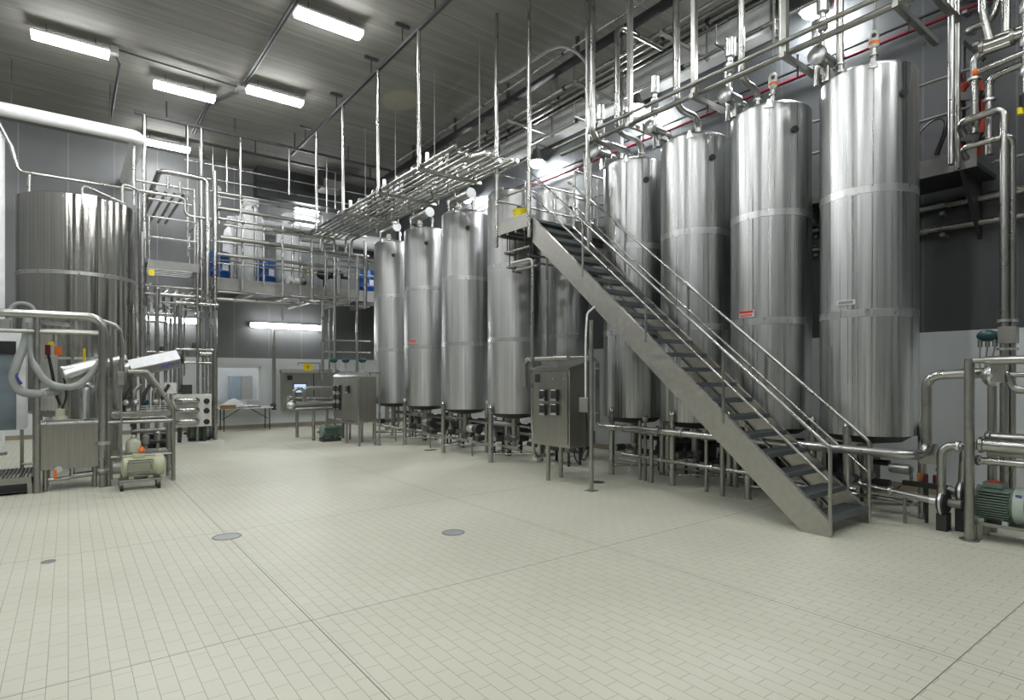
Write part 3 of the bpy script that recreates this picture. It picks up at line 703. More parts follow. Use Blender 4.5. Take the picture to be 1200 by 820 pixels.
# pipe drops from the far end of the rack into the floor area
t = thing('drop_pipe_group', 'row of vertical pipes dropping from the rack beside the farthest tank', 'pipework', (6.3, 16.8, 0))
for px_, y0, y1, r in ((381, 292, 345, .022), (365.5, 278, 352, .045), (392, 300, 440, .045), (398, 322, 345, .03), (409, 285, 358, .035), (418.5, 300, 470, .045), (428, 282, 362, .055), (378, 352, 445, .04), (386, 362, 440, .03), (331, 265, 348, .03)):
    a = at(px_, y0, Y=16.8); c = at(px_, y1, Y=16.8)
    rod(t, a, c, r, 'steel', 'pipe', 12)
for y_, x0_, x1_ in ((352, 330, 432), (345, 365, 420), (398, 378, 434), (412, 378, 434), (303, 380, 433), (312, 400, 433)):
    a = at(x0_, y_, Y=16.8); c = at(x1_, y_, Y=16.8); zz = a.z
    rod(t, (a.x, 16.8, zz), (c.x, 16.8, zz), .024, 'steel', 'cross_pipe', 10)

# ------------------------------------------------------------------ upper pipe run along the tank wall
t = thing('black_cable_tray', 'long black cable tray high under the ceiling above the far tanks', 'cable tray', (8.36, 9.5, 8.3))
build(G().box(8.28, 8.46, 2.0, 18.6, 8.26, 8.34), 'tray', 'black', t)
for y in (4, 6.4, 8.8, 11.2, 13.6, 16): build(G().box(8.34, 8.40, y - .03, y + .03, 8.34, ZC), 'hanger', 'dark', t)
t = thing('upper_pipe_run', 'bundle of long pipes high along the tank wall beside the black cable tray', 'pipework', (8.8, 9, 7.9))
for i, (x, z, r) in enumerate([(8.15, 8.42, .022), (8.55, 7.98, .035), (8.75, 7.98, .03), (8.95, 7.98, .045), (9.15, 7.98, .025), (9.3, 7.62, .035)]):
    pp = pipe(t, [(x, 1.6 + .3 * (i % 3), z), (x, 16.6, z)], r)
    for k in range(4):
        y = 3.2 + 2.9 * k + .4 * (i % 3); build(G().cyl((x, y - .03, z), (x, y + .03, z), r * 1.5, n=10), 'clamp', 'black', pp)
for y in (2.6, 4.6, 6.75, 9.0, 11.3, 13.6, 16.0):
    build(G().box(8.4, 9.9, y - .025, y + .025, 7.88, 7.93), 'cross_member', 'satin', t)
    rod(t, (8.45, y, 7.85), (8.45, y, ZC), .022, 'dull', 'hanger'); rod(t, (9.85, y, 7.85), (9.85, y, ZC), .022, 'dull', 'hanger')
    build(G().lathe([(.05, 0), (.06, .03), (.06, .30), (.04, .33)], (8.55, y + .7, 8.03), n=14), 'valve_actuator', 'dull', t)

for y in (3.4, 6.0, 9.6, 12.6): build(G().box(9.0, 9.34, y - .02, y + .02, 7.55, 7.58), 'short_bracket', 'satin', t); rod(t, (9.02, y, 7.56), (9.02, y, 7.9), .012, 'dull', 'bracket_rod')
t = thing('wall_air_duct', 'pale boxed air duct high on the tank wall, ending above the second near tank', 'duct', (10.1, 11, 7.9))
build(G().box(9.92, 10.28, 5.5, 20.4, 7.92, 8.46), 'casing', 'duct', t, bevel=.03)
build(G().box(9.90, 10.28, 5.42, 5.5, 7.90, 8.48), 'end_flange', 'satin', t)
for y in (7, 9.5, 12, 14.5): build(G().box(10.1, 10.3, y - .03, y + .03, 8.46, ZC), 'hanger', 'dull', t)
t = thing('flexible_conduit', 'grey flexible conduit arching between the landing rod and the stair-top pipe', 'conduit', (7.4, 8.2, 6.9))
build(G().spline([at(585, 97, X=7.4), at(602, 87, X=7.4), at(645, 58, X=7.4), at(668, 57, X=7.4), at(688, 76, X=7.4), at(689, 100, X=7.4)], .028, 10), 'conduit', 'dull', t)

# two rails hung over the near tanks
t = thing('tank_top_rack', 'pair of long rails on square hangers in front of the near tank tops', 'pipe rack', (7.5, 5.5, 6.0))
pipe(t, [(7.36, 1.9, 6.08), (7.36, 8.4, 6.08)], .03, 'satin', 'rail'); pipe(t, [(7.56, 1.9, 6.02), (7.56, 8.4, 6.02)], .04, 'satin', 'rail')
for y in (2.62, 3.92, 5.30, 6.55):
    build(G().box(7.38, 7.46, y - .035, y + .035, 5.9, ZC), 'hanger', 'satin', t)
    build(G().box(7.34, 8.62, y - .03, y + .03, 5.88, 5.95), 'cross_member', 'satin', t)
    for x in (7.75, 8.2): rod(t, (x, y, 5.75), (x, y, 6.05), .012, 'dark', 'hook', 6)
rod(t, (7.56, 4.05, 6.0), (7.56, 4.05, ZC), .028, 'satin', 'tie_rod', 8); rod(t, (8.5, 3.95, 5.9), (8.5, 3.95, ZC), .028, 'satin', 'tie_rod', 8)

# swan-neck drops into each near tank
def drop(label, pts, r, bend=.2):
    q = thing('drop_pipe', label, 'pipe', pts[0], 'pipes dropping into the near tank tops')
    pipe(q, pts, r, 'steel', 'pipe', bend, 14)
    e = Vector(pts[-1]); collar(q, e + Vector((0, 0, .06)), (0, 0, 1), r * 1.5, .03); collar(q, Vector(pts[-1]) + Vector((0, 0, .16)), (0, 0, 1), r * 1.35, .02)
drop('thick swan-neck pipe from the ceiling into the tank at the stair top', [(7.29, 7.3, ZC), (7.29, 7.3, 5.9), (8.25, 7.3, 5.9), (8.25, 7.3, 5.66)], .055)
drop('second pipe into the tank at the stair top, turning off below the ceiling', [(8.95, 7.1, 7.95), (7.70, 7.1, 7.95), (7.70, 7.1, 6.05), (8.35, 7.1, 6.05), (8.35, 7.1, 5.66)], .05)
drop('thick swan-neck pipe from the ceiling into the tank behind mid stair', [(7.88, 5.97, ZC), (7.88, 5.97, 6.12), (8.48, 5.97, 6.12), (8.48, 5.97, 5.68)], .055)
drop('swan-neck pipe into the tank with the red and white sign by the stair', [(7.62, 4.66, ZC), (7.62, 4.66, 5.96), (8.05, 4.66, 5.96), (8.05, 4.66, 5.64)], .045)
drop('straight pipe from the ceiling into the nearest tank', [(8.02, 3.5, ZC), (8.02, 3.5, 5.66)], .045)
t = thing('riser_pair', 'two straight slim pipes beside the stair-top swan-neck pipe', 'pipework', (7.2, 7.45, 4.6))
rod(t, (7.16, 7.3, 4.4), (7.16, 7.3, ZC), .026, 'steel', 'pipe', 10); rod(t, (7.44, 7.55, 4.0), (7.44, 7.55, 6.1), .03, 'steel', 'pipe', 10); rod(t, (7.7, 7.75, 3.9), (7.7, 7.75, 6.0), .03, 'steel', 'pipe', 10)
pipe(t, [(7.16, 7.3, 4.9), (7.3, 7.5, 5.75), (7.6, 7.7, 5.75)], .03)
def valve_stack(x, y, label, hi=0.0):
    z = 5.66
    q = thing('valve_stack', label, 'valve', (x, y, z), 'valve stacks on the near tank tops')
    build(G().cyl((x + .1, y, z - .05), (x + .1, y, z + .22), .045, n=16).lathe([(.07, 0), (.085, .03), (.085, .30), (.06, .33)], (x - .1, y, z + .22), (1, 0, 0), 18), 'valve_body', 'steel', q)
    build(G().lathe([(.001, -.02), (.10, -.015), (.12, .0), (.12, .03), (.06, .05)], (x - .16, y, z + .22), (1, 0, 0), 20), 'flange', 'band', q)
    build(G().cyl((x, y, z + .22), (x, y, z + .66), .03, n=12), 'stem', 'steel', q)
    build(G().lathe([(.05, 0), (.065, .02), (.065, .14), (.04, .17), (.04, .22), (.075, .24), (.075, .50 + hi), (.05, .53 + hi)], (x, y, z + .58), n=18), 'actuator', 'band', q)
    build(G().tube([(x + .3, y, z + .22), (x + .42, y, z + .22), (x + .42, y, z - .02)], .04, .1), 'elbow', 'steel', q)
    build(G().lathe([(.03, 0), (.03, .55), (.06, .57), (.06, .85), (.04, .88)], (x + .22, y + .18, z), n=16), 'second_actuator', 'band', q)
valve_stack(7.80, 6.35, 'silver valve stack on the tank behind mid stair, in front of the glowing wall lamp')
valve_stack(7.80, 4.95, 'silver valve stack on the tank with the red and white sign near the stair')
valve_stack(7.80, 3.62, 'silver valve stack on the nearest tank, under the top edge of the photo', .2)
valve_stack(7.82, 7.62, 'silver valve stack on the tank at the stair top')
def transmitter(x, y, label):
    z = 5.72
    q = thing('level_transmitter', label, 'transmitter', (x, y, z))
    z += .22
    build(G().cyl((x, y, z - .24), (x, y, z + .12), .03).lathe([(.05, 0), (.05, .03)], (x, y, z + .02), n=14), 'neck', 'steel', q)
    h = build(G().lathe([(.04, 0), (.06, .03), (.06, .18), (.04, .22), (.025, .23)], (x, y, z + .12), n=18), 'head', 'cream', q)
    build(G().lathe([(.063, 0), (.063, .04)], (x, y, z + .16), n=18), 'orange_ring', 'orange', q)
    a = bear(x, y); c = Vector((x + math.cos(a) * .055, y + math.sin(a) * .055, z + .26))
    build(G().cyl(c, c + Vector((math.cos(a), math.sin(a), 0)) * .02, .026, n=14), 'dark_lens', 'black', h)
    build(G().cyl((x + .06, y + .02, z + .3), (x + .06, y + .02, ZC), .018), 'conduit', 'dull', q)
transmitter(8.42, 3.25, 'white transmitter with orange ring on top of the nearest tank')
transmitter(8.40, 4.62, 'white transmitter with orange ring on the tank behind the lower stair')

# ------------------------------------------------------------------ along the tank wall
t = thing('red_wall_pipe', 'thin red pipe running the length of the wall above the near tanks', 'pipe', (10.2, 8, 7.0))
pipe(t, [(10.2, 1.2, 7.0), (10.2, 16, 7.0)], .028, 'red', bend=0)
for y in (2.75, 4.7, 6.7, 8.7, 10.7): build(G().box(10.17, 10.3, y - .03, y + .03, 6.93, 6.97), 'bracket', 'dull', t)
pipe(t, [(10.2, 4.4, 7.0), (10.0, 4.4, 7.3), (9.95, 4.4, 7.9)], .025, 'red', 'riser')
t = thing('black_wall_pipe', 'thin black pipe running parallel just above the red wall pipe', 'pipe', (10.22, 8, 7.14))
pipe(t, [(10.2, 1.2, 7.14), (10.2, 16, 7.14)], .022, 'black', bend=0)
for y in (2.85, 4.8, 6.8, 8.8, 10.8): build(G().box(10.17, 10.3, y - .03, y + .03, 7.16, 7.2), 'bracket', 'dull', t)
t = thing('wall_catwalk', 'dark catwalk with rails along the wall behind the near tanks', 'catwalk', (9.9, 5.5, 4.55))
build(G().box(9.45, 10.28, 2.42, 13.0, 4.50, 4.56), 'deck', 'dark', t)
build(G().box(9.43, 9.45, 2.42, 13.0, 4.50, 4.74), 'toe_board', 'dull', t)
for z in (5.30, 5.80): pipe(t, [(9.45, 2.45, z), (9.45, 13.0, z)], .02, 'dull', 'rail')
for y in (2.45, 4.0, 5.3, 6.6, 8.0, 9.4, 11, 12.9): rod(t, (9.45, y, 4.5), (9.45, y, 5.82), .02, 'dull', 'rail_post')
for y in (2.6, 4.6, 6.6, 8.6): build(G().prism([(9.5, 4.5), (10.28, 4.5), (10.28, 3.7)], (0, y, 0), (1, 0, 0), (0, 0, 1), .05), 'bracket', 'dark', t)
t = thing('catwalk_hanger_pair', 'two white vertical rods hanging at the end of the wall catwalk', 'rods', (9.1, 2.6, 4.5))
rod(t, (9.1, 2.60, 4.5), (9.1, 2.60, ZC), .038, 'steel', 'rod', 12); rod(t, (9.35, 2.60, 4.5), (9.35, 2.60, ZC), .03, 'steel', 'rod', 12)
for z in (6.45, 6.95): build(G().bar((7.9, 2.6, z), (9.36, 2.6, z), .07, .07), 'cross_beam', 'satin', t)
t = thing('wall_pipe_pair', 'two thick horizontal pipes on the wall right of the nearest tank', 'pipework', (10.1, 3, 3.9))
pipe(t, [(10.15, .4, 4.25), (10.15, 6.0, 4.25)], .06, 'steel'); pipe(t, [(10.15, .4, 3.91), (10.15, 6.0, 3.91)], .045, 'steel')
for z in (4.15, 3.84):
    for y in (1.5, 3.0, 4.8): build(G().box(10.1, 10.3, y - .03, y + .03, z - .05, z), 'bracket', 'dull', t)
t = thing('grey_wall_conduit', 'pale conduit beside the orange hose near the right edge', 'pipe', (10.1, 1.6, 4.7))
pipe(t, [(9.75, 2.35, 4.60), (9.75, .6, 4.60)], .022)
# hose rack on the catwalk end
t = thing('hose_hanger', 'black two-armed rack that carries the orange hose by the catwalk', 'rack', (9.55, 2.6, 4.6))
rod(t, (9.66, 2.62, 4.56), (9.66, 2.62, 6.3), .022, 'dark', 'upright')
build(G().bar((9.66, 2.62, 6.28), (9.66, 2.40, 5.95), .05, .05), 'brace_arm', 'dark', t)
for z in (5.52, 4.98):
    build(G().bar((9.56, 2.64, z), (9.42, 2.36, z - .12), .08, .10), 'arm', 'dark', t)
    build(G().tube([(9.42, 2.36, z - .12), (9.38, 2.31, z - .10), (9.38, 2.30, z + .02)], .014, .04), 'arm_hook', 'band', t)
pts = []
for k in range(5 * 12 + 1):
    a = 2 * PI * k / 12; j = k / 12
    pts.append((9.72 + .05 * math.sin(j * 2.3) - .02 * j, 2.62 - .02 * j + .15 * math.sin(a), 5.22 + .50 * math.cos(a) + .05 * math.sin(j * 3)))
h = thing('orange_hose', 'coiled orange-red hose hanging on the black rack near the right edge', 'hose', (9.7, 2.6, 4.6))
build(G().spline(pts, .03, 8, 3), 'coil', 'hose', h)
build(G().cyl((9.62, 2.66, 5.74), (9.58, 2.66, 5.84), .045), 'coupling', 'red', h)
c = thing('black_cable_loop', 'thin black cable looping over the catwalk beside the nearest tank', 'cable', (9.44, 2.9, 4.75))
build(G().spline([(9.40, 3.1, 4.76), (9.40, 3.12, 5.0), (9.40, 2.95, 5.22), (9.40, 2.78, 5.22), (9.40, 2.72, 4.95), (9.40, 2.72, 4.76)], .012, 6), 'loop', 'black', c)
build(G().spline([(9.39, 2.85, 4.76), (9.39, 2.74, 5.1), (9.38, 2.64, 5.5)], .03, 6), 'bundle', 'black', c)

# tall pipe loops by the right edge
t = thing('tall_pipe_loop', 'pair of tall looped pipes standing at the right edge, joined by a valve', 'pipework', (8.970, 2.047, 0.000))
pipe(t, [(9.165, 2.486, 4.861), (8.970, 2.486, 4.958), (8.970, 2.033, 4.997), (8.970, 2.033, 0.000)], .045, bend=.10, n=14)
pipe(t, [(9.165, 2.457, 4.549), (8.970, 2.457, 4.627), (8.970, 1.970, 4.646), (9.028, 1.970, 4.529), (9.028, 1.970, 0.000)], .036, bend=.08, n=14)
for z in (2.43, 2.09): collar(t, (8.97, 2.033, z), (0, 0, 1), .075, .03); collar(t, (9.03, 1.97, z), (0, 0, 1), .06, .03)
build(G().obox((8.989, 1.999, 2.257), (.14, .17, .2)), 'valve_block', 'satin', t)
a = thing('teal_actuator', 'dark teal actuator head with cable glands on the tall pipes', 'valve actuator', (8.970, 2.145, 2.092))
build(G().ball((8.960, 2.194, 2.257), .11, 18, (.8, 1.0, .66)), 'head', 'teal', a)
build(G().cyl((8.970, 2.047, 2.257), (8.970, 2.126, 2.257), .05), 'neck', 'teal', a)
for dy in (-.09, 0, .09):
    build(G().cyl((8.95, 2.19 + dy * .8, 2.12), (8.95, 2.19 + dy * .8, 2.21), .025), 'cable_gland', 'satin', a)
    build(G().spline([(8.95, 2.19 + dy * .8, 2.12), (8.94, 2.21 + dy * .6, 1.9), (8.93, 2.21 + dy * .2, 1.7)], .008, 6), 'cable', 'dull', a)
# upper header with valves, top right
t = thing('valve_header', 'header of elbows and small valves in the top right corner', 'pipework', (9.1, 1.9, 5.6))
p = at(1165, 55, X=9.1); z = p.z
pipe(t, [(9.1, 2.30, z + .04), (9.1, .9, z + .04)], .07, n=14); pipe(t, [(9.2, 2.4, z + .16), (9.2, .9, z + .16)], .035)
for y in (2.28, 1.98, 1.6): collar(t, (9.1, y, z + .04), (0, 1, 0), .095, .04, 'satin')
pipe(t, [(9.1, 2.0, z - .02), (9.1, 2.36, z - .02), (9.1, 2.36, z - 1.0)], .045, bend=.11); collar(t, (9.1, 2.36, z - .32), (0, 0, 1), .075)
pipe(t, [(9.15, 1.85, z - .30), (9.15, 2.22, z - .34), (9.15, 2.22, z - 1.3)], .042, bend=.11); collar(t, (9.15, 2.22, z - .62), (0, 0, 1), .07)
pipe(t, [(9.12, 2.28, ZC - .03), (9.12, 2.28, z + .5), (9.12, 2.20, z + .1)], .045); pipe(t, [(9.25, 2.08, ZC - .03), (9.25, 2.08, z + .1)], .05)
pipe(t, [(9.6, 2.5, z + .52), (9.3, 2.5, z + .42), (9.3, 2.22, z + .45), (9.3, 2.16, z + .7), (9.3, 2.16, ZC - .03)], .045, bend=.12)
pipe(t, [(9.05, 2.30, z - .26), (9.05, 1.7, z - .20)], .04); build(G().cyl((9.05, 2.30, z - .26), (9.05, 2.36, z - .27), .045), 'copper_cap', 'orange', t)
pipe(t, [(9.05, 1.86, z + .4), (9.05, 1.86, z - .7)], .03)
for dz in (.3, -.1, -.45): build(G().lathe([(.04, 0), (.055, .02), (.055, .1), (.04, .12)], (9.05, 1.86, z + dz - .05), n=14), 'small_valve', 'band', t)
build(G().cyl((9.05, 1.86, z - .72), (9.05, 1.86, z - .86), .05), 'black_handle', 'black', t); build(G().cyl((9.05, 1.9, z - .86), (9.05, 1.9, z - .94), .035), 'yellow_tip', 'yellow', t)

# ------------------------------------------------------------------ pump skid at the right edge
t = thing('exchanger_frame', 'steel floor post and frame holding bright horizontal tubes at the right edge', 'pipe frame', (7.72, 1.7, 0))
rod(t, (7.72, 2.045, 0), (7.72, 2.045, 1.95), .046, 'satin', 'post', 16)
build(G().cyl((7.72, 2.045, 0), (7.72, 2.045, .012), .09, n=20), 'base_plate', 'satin', t)
pipe(t, [(7.72, 2.045, 1.93), (7.72, 1.2, 1.93)], .03, 'satin', 'top_bar'); rod(t, (7.72, 1.9, 1.93), (7.72, .9, 1.93), .045, 'steel', 'top_sleeve', 14)
rod(t, (8.35, 2.0, 0), (8.35, 2.0, 1.7), .045, 'satin', 'post', 14); rod(t, (7.72, 1.0, 0), (7.72, 1.0, 1.95), .046, 'satin', 'post', 14)
build(G().lathe([(.055, 0), (.085, .02), (.085, .05), (.07, .06), (.07, 1.0)], (7.78, 1.99, 1.03), (0, -1, 0), 20), 'exchanger_tube', 'steel', t)
build(G().lathe([(.04, 0), (.055, .02), (.055, .05), (.038, .06), (.038, 1.0)], (7.80, 2.02, .86), (0, -1, 0), 18), 'exchanger_tube', 'steel', t)
build(G().lathe([(.05, 0), (.07, .02), (.07, .05), (.055, .06), (.055, 1.0)], (8.0, 1.98, 1.10), (0, -1, 0), 18), 'exchanger_tube', 'steel', t)
rod(t, (7.95, 1.95, .93), (7.95, 1.0, .93), .03, 'satin', 'exchanger_tube')
pipe(t, [(7.92, 1.86, 1.80), (7.92, 1.78, 1.80), (7.92, 1.72, 1.62), (7.92, .9, 1.62)], .04, bend=.08)
build(G().ball((7.92, 1.90, 1.77), .12, 18, (.9, .8, 1)), 'valve_globe', 'band', t)
build(G().obox((7.86, 1.83, 1.80), (.08, .12, .20)), 'valve_plate', 'satin', t)
pipe(t, [(7.92, 1.8, 1.78), (7.92, .9, 1.78)], .026)

def motor(name, label, c, ax, r, L, m_body, m_fan, loc):
    t = thing(name, label, 'motor', loc)
    c = Vector(c); ax = Vector(ax).normalized(); side = Vector((0, 0, 1)).cross(ax)
    b = build(G().lathe([(r * .5, -L * .5), (r * .93, -L * .48), (r * .93, L * .48), (r * .6, L * .5)], c, ax, 24), 'body', m_body, t)
    g = []
    for k in range(-5, 6):                      # cooling fins run along the axis
        zz = k / 5 * r * .72
        for s in (-1, 1):
            w = math.sqrt(max(r * r - zz * zz, .0))
            gg = G().bar(c + side * s * (w * .9 + .014) + Vector((0, 0, zz)) - ax * L * .4, c + side * s * (w * .9 + .014) + Vector((0, 0, zz)) + ax * L * .4, .06, r * .055)
            build(gg, 'fin', m_body, b)
    build(G().lathe([(r * .99, 0), (r * 1.02, .02), (r * .98, L * .26), (r * .7, L * .33), (.001, L * .34)], c + ax * L * .48, ax, 24), 'fan_cover', m_fan, t)
    build(G().lathe([(r * .95, 0), (r * .95, L * .05), (r * .5, L * .12), (.03, L * .14), (.03, L * .3)], c - ax * L * .48, -ax, 24), 'end_bell', m_fan, t)
    build(G().obox(c + Vector((0, 0, r * 1.02)) - ax * L * .05, (r * 1.0, r * .9, r * .3), Matrix((side, ax, Vector((0, 0, 1)))).transposed()), 'terminal_box', m_body, t)
    for s in (-1, 1):
        build(G().obox(c - Vector((0, 0, r * .95)) + ax * s * L * .3, (r * 1.7, L * .15, r * .22), Matrix((side, ax, Vector((0, 0, 1)))).transposed()), 'foot', m_fan, t)
    return t
mt = motor('electric_motor', 'green finned electric motor on a steel stand at the right edge', (7.98, 1.87, .40), (0, -1, 0), .19, .34, 'green', 'lightgreen', (7.98, 1.8, 0))
build(G().obox((7.96, 1.885, .628), (.14, .10, .008)), 'red_marking', 'redink', mt)
build(G().obox((7.83, 1.66, .50), (.015, .05, .07)), 'blue_plate', 'blueink', mt)
st = thing('motor_stand', 'low steel stand under the green motor at the right edge', 'stand', (7.98, 1.75, 0))
build(G().box(7.80, 8.16, 1.45, 2.06, .165, .20), 'top_plate', 'satin', st)
for x in (7.84, 8.12):
    for y in (1.5, 2.0): rod(st, (x, y, 0), (x, y, .165), .032, 'satin', 'leg', 12)
def pump(label, c, r, w, loc):
    t = thing('centrifugal_pump', label, 'pump', loc)
    c = Vector(c)
    build(G().lathe([(.03, -w), (r * .7, -w), (r, -w * .6), (r, w * .6), (r * .7, w), (.03, w)], c, (0, 1, 0), 28), 'casing', 'dark', t)
    build(G().cyl(c + V((0, w, 0)), c + V((0, w + .08, 0)), .05), 'inlet', 'band', t)
    build(G().cyl(c + V((0, -w, 0)), c + V((0, -w - .12, 0)), .05), 'shaft_housing', 'dull', t)
    build(G().lathe([(r * 1.04, -.012), (r * 1.04, .012)], c, (0, 1, 0), 28), 'clamp_ring', 'band', t)
    build(G().box(c.x - .08, c.x + .08, c.y - .05, c.y + .05, 0, c.z - r * .8), 'pedestal', 'dark', t)
    return t
pump('dark round pump casing at the end of the low pipe, left of the frame post', (8.0, 2.36, .32), .155, .05, (8.0, 2.36, 0))
pump('second dark pump casing half hidden behind the frame post', (8.14, 2.22, .44), .13, .05, (8.14, 2.22, 0))
t = thing('pump_discharge_pipe', 'hooked pipe rising from the dark pump and bending over', 'pipe', (8.0, 2.36, .4))
pipe(t, [(7.93, 2.36, .30), (7.93, 2.36, .98), (7.95, 2.12, .98), (8.12, 2.10, .98), (8.14, 2.20, .98), (8.14, 2.22, .5)], .045, bend=.12, n=14)
collar(t, (7.93, 2.20, .98), (0, 1, 0), .065)
t = thing('pump_suction_pipe', 'pipe lying low from under the nearest tank to the dark pump', 'pipe', (8.0, 2.9, .36))
pipe(t, [(8.0, 2.44, .32), (8.0, 3.15, .38), (8.0, 3.28, .40), (8.0, 3.34, .78)], .042, bend=.08, n=14)
collar(t, (8.0, 2.9, .36), (0, 1, 0), .06); rod(t, (8.0, 2.75, 0), (8.0, 2.75, .33), .02, 'dull', 'support')
pipe(t, [(8.1, 2.7, .24), (8.1, 4.4, .24)], .03)
t = thing('air_valve_manifold', 'small manifold with red, orange and blue fittings beside the nearest tank leg', 'valve', (8.12, 2.5, .35))
build(G().box(8.2, 8.26, 2.35, 2.85, .42, .48), 'rail', 'dark', t); rod(t, (8.23, 2.6, 0), (8.23, 2.6, .42), .02, 'dark', 'support')
for k, (y, m_) in enumerate([(2.76, 'bluegrey'), (2.68, 'orange'), (2.60, 'red'), (2.52, 'red'), (2.44, 'teal')]):
    build(G().lathe([(.012, 0), (.018, .02), (.018, .09), (.01, .11)], (8.23, y, .48), n=12), 'fitting', m_, t)
build(G().spline([(8.23, 2.5, .64), (8.2, 2.46, .75), (8.18, 2.52, .86)], .01, 6), 'air_hose', 'black', t)
build(G().spline([(8.05, 2.2, .25), (7.95, 2.12, .1), (7.9, 2.1, .3)], .014, 6), 'cable', 'black', t)
build(G().lathe([(.001, 0), (.05, .02), (.06, .06), (.06, .24), (.03, .27)], (8.05, 2.95, .64), (0, -1, 0), 16), 'solenoid', 'satin', t)
# ------------------------------------------------------------------ back-left: ducts, mezzanine and its pipework
t = thing('white_duct', 'long white jacketed duct under the ceiling at the back left', 'duct', (0, 17, 7.6))
a = at(0, 128, Y=17.0); c = at(162, 160, Y=17.0); z = (a.z + c.z) / 2
build(G().tube([(-4.5, 17, z), (c.x, 17, z), (c.x, 20.98, z)], .15, .16, 18), 'jacket', 'duct', t)
for x in (-3, -1, .8): rod(t, (x, 17, z + .14), (x, 17, ZC), .012, 'dark', 'hanger', 6)
t = thing('white_duct', 'fat white duct crossing behind the mezzanine drums on the back wall', 'duct', (7, 20.3, 6))
a = at(425, 284, Y=20.3)
build(G().lathe([(.27, 0), (.27, 5.9)], (4.25, 20.3, a.z), (1, 0, 0), 24), 'jacket', 'duct', t)
for x in (4.8, 6.2, 7.6, 9.2): rod(t, (x, 20.3, 4.42), (x, 20.3, a.z - .25), .03, 'dull', 'post'); build(G().box(x - .02, x + .02, 20.28, 20.98, a.z - .29, a.z - .27), 'bracket', 'dark', t)
t = thing('white_downpipe', 'white vertical pipe at the left edge behind the polished tank', 'pipe', (-1.2, 17.3, 0))
p = at(1, 300, Y=17.3)
build(G().lathe([(.09, 0), (.09, 7.2)], (p.x - .02, 17.3, 0), n=18), 'pipe', 'duct', t)
build(G().lathe([(.13, .0), (.13, .06)], (p.x - .02, 17.3, 0), n=18), 'foot_flange', 'dull', t)

# struts across the far ceiling with hanger rods
t = thing('far_roof_strut', 'dark strut across the far ceiling in front of the mezzanine', 'strut', (3.5, 16.9, 8.3))
q = at(300, 164, Z=8.3); y1_ = q.y
build(G().box(1.3, 8.2, y1_ - .03, y1_ + .03, 8.27, 8.34), 'channel', 'dark', t)
for x in (2, 3.6, 5.2, 6.8): build(G().cyl((x, y1_, 8.34), (x, y1_, ZC), .02, n=8), 'hanger', 'dark', t)
for px_, yb, r in ((220, 300, .022), (236, 408, .045), (169, 408, .045), (282, 250, .026), (339, 228, .026), (383, 250, .025)):
    X_ = at(px_, 200, Y=y1_).x; zb = at(px_, yb, Y=y1_).z
    rod(t, (X_, y1_, zb), (X_, y1_, 8.28), r, 'steel', 'rod', 10)
t = thing('rear_roof_strut', 'second dark strut across the far ceiling, closer to the back wall', 'strut', (4, 18.4, 8.3))
q = at(300, 181, Z=8.3); y2_ = q.y
build(G().box(2.2, 9.2, y2_ - .03, y2_ + .03, 8.27, 8.34), 'channel', 'dark', t)
for x in (2.6, 4.4, 6.2, 8): build(G().cyl((x, y2_, 8.34), (x, y2_, ZC), .02, n=8), 'hanger', 'dark', t)
for px_, yb, r in ((250, 225, .02), (266, 225, .02), (393, 245, .02)):
    X_ = at(px_, 200, Y=y2_).x; zb = at(px_, yb, Y=y2_).z
    rod(t, (X_, y2_, zb), (X_, y2_, 8.28), r, 'steel', 'rod', 8)

MY = 17.6
t = thing('mezzanine', 'steel mezzanine platform across the back of the hall on slim columns', 'mezzanine', (5.5, 19, 0))
build(G().box(2.8, 10.2, MY + .02, 21.05, 4.36, 4.42), 'deck', 'dark', t)
build(G().box(2.8, 8.6, MY, MY + .02, 4.12, 4.46), 'fascia', 'dull', t)
build(G().box(2.78, 2.8, MY, 21.05, 4.12, 4.46), 'fascia', 'dull', t)
for x in (3.4, 4.4, 5.4, 6.4, 7.4, 8.4): build(G().box(x - .04, x + .04, MY + .03, 21.05, 4.18, 4.36), 'joist', 'dull', t)
for x in (3.19, 8.3): build(G().cyl((x, MY + .1, 0), (x, MY + .1, 4.2), .075, n=16), 'column', 'satin', t)
for x in (3.3, 4.3, 5.3, 6.3, 7.3, 8.3): rod(t, (x, MY + .05, 4.4), (x, MY + .05, 5.5), .022, 'satin', 'rail_post')
for z in (4.95, 5.45): rod(t, (2.85, MY + .05, z), (8.3, MY + .05, z), .02, 'satin', 'rail')

def xrun(t, a, c, Y, r, m='steel', ends=None, name='pipe'):
    A = at(a[0], a[1], Y=Y); C = at(c[0], c[1], Y=Y); z = (A.z + C.z) / 2
    pts = [(A.x, Y, z), (C.x, Y, z)]
    if ends == 'up': pts.append((C.x, Y, z + .6))
    if ends == 'down': pts.append((C.x, Y, z - .8))
    if ends == 'back': pts = [(A.x, Y + 1.2, z), (A.x, Y, z), (C.x, Y, z), (C.x, Y + 1.0, z)]
    return pipe(t, pts, r, m, name, .1)
t = thing('mezzanine_pipe_bank', 'stack of horizontal pipes running in front of the mezzanine', 'pipework', (5, 17.3, 4.4))
for a, c, r, e in [((216, 187), (432, 229), .018, None), ((226, 205), (432, 244), .018, None), ((245, 224), (372, 245), .032, None), ((250, 229), (378, 251), .02, 'down'),
                   ((255, 243), (376, 263), .055, 'down'), ((255, 255), (396, 277), .04, 'back'), ((262, 262), (392, 283), .03, None), ((258, 273), (432, 305), .065, None),
                   ((250, 281), (285, 288), .03, None), ((255, 295), (396, 316), .045, 'down'), ((245, 305), (382, 323), .018, None), ((255, 341), (412, 354), .03, None), ((250, 350), (350, 357), .045, 'back')]:
    xrun(t, a, c, 17.3, r, 'satin' if r > .04 else 'steel', e)
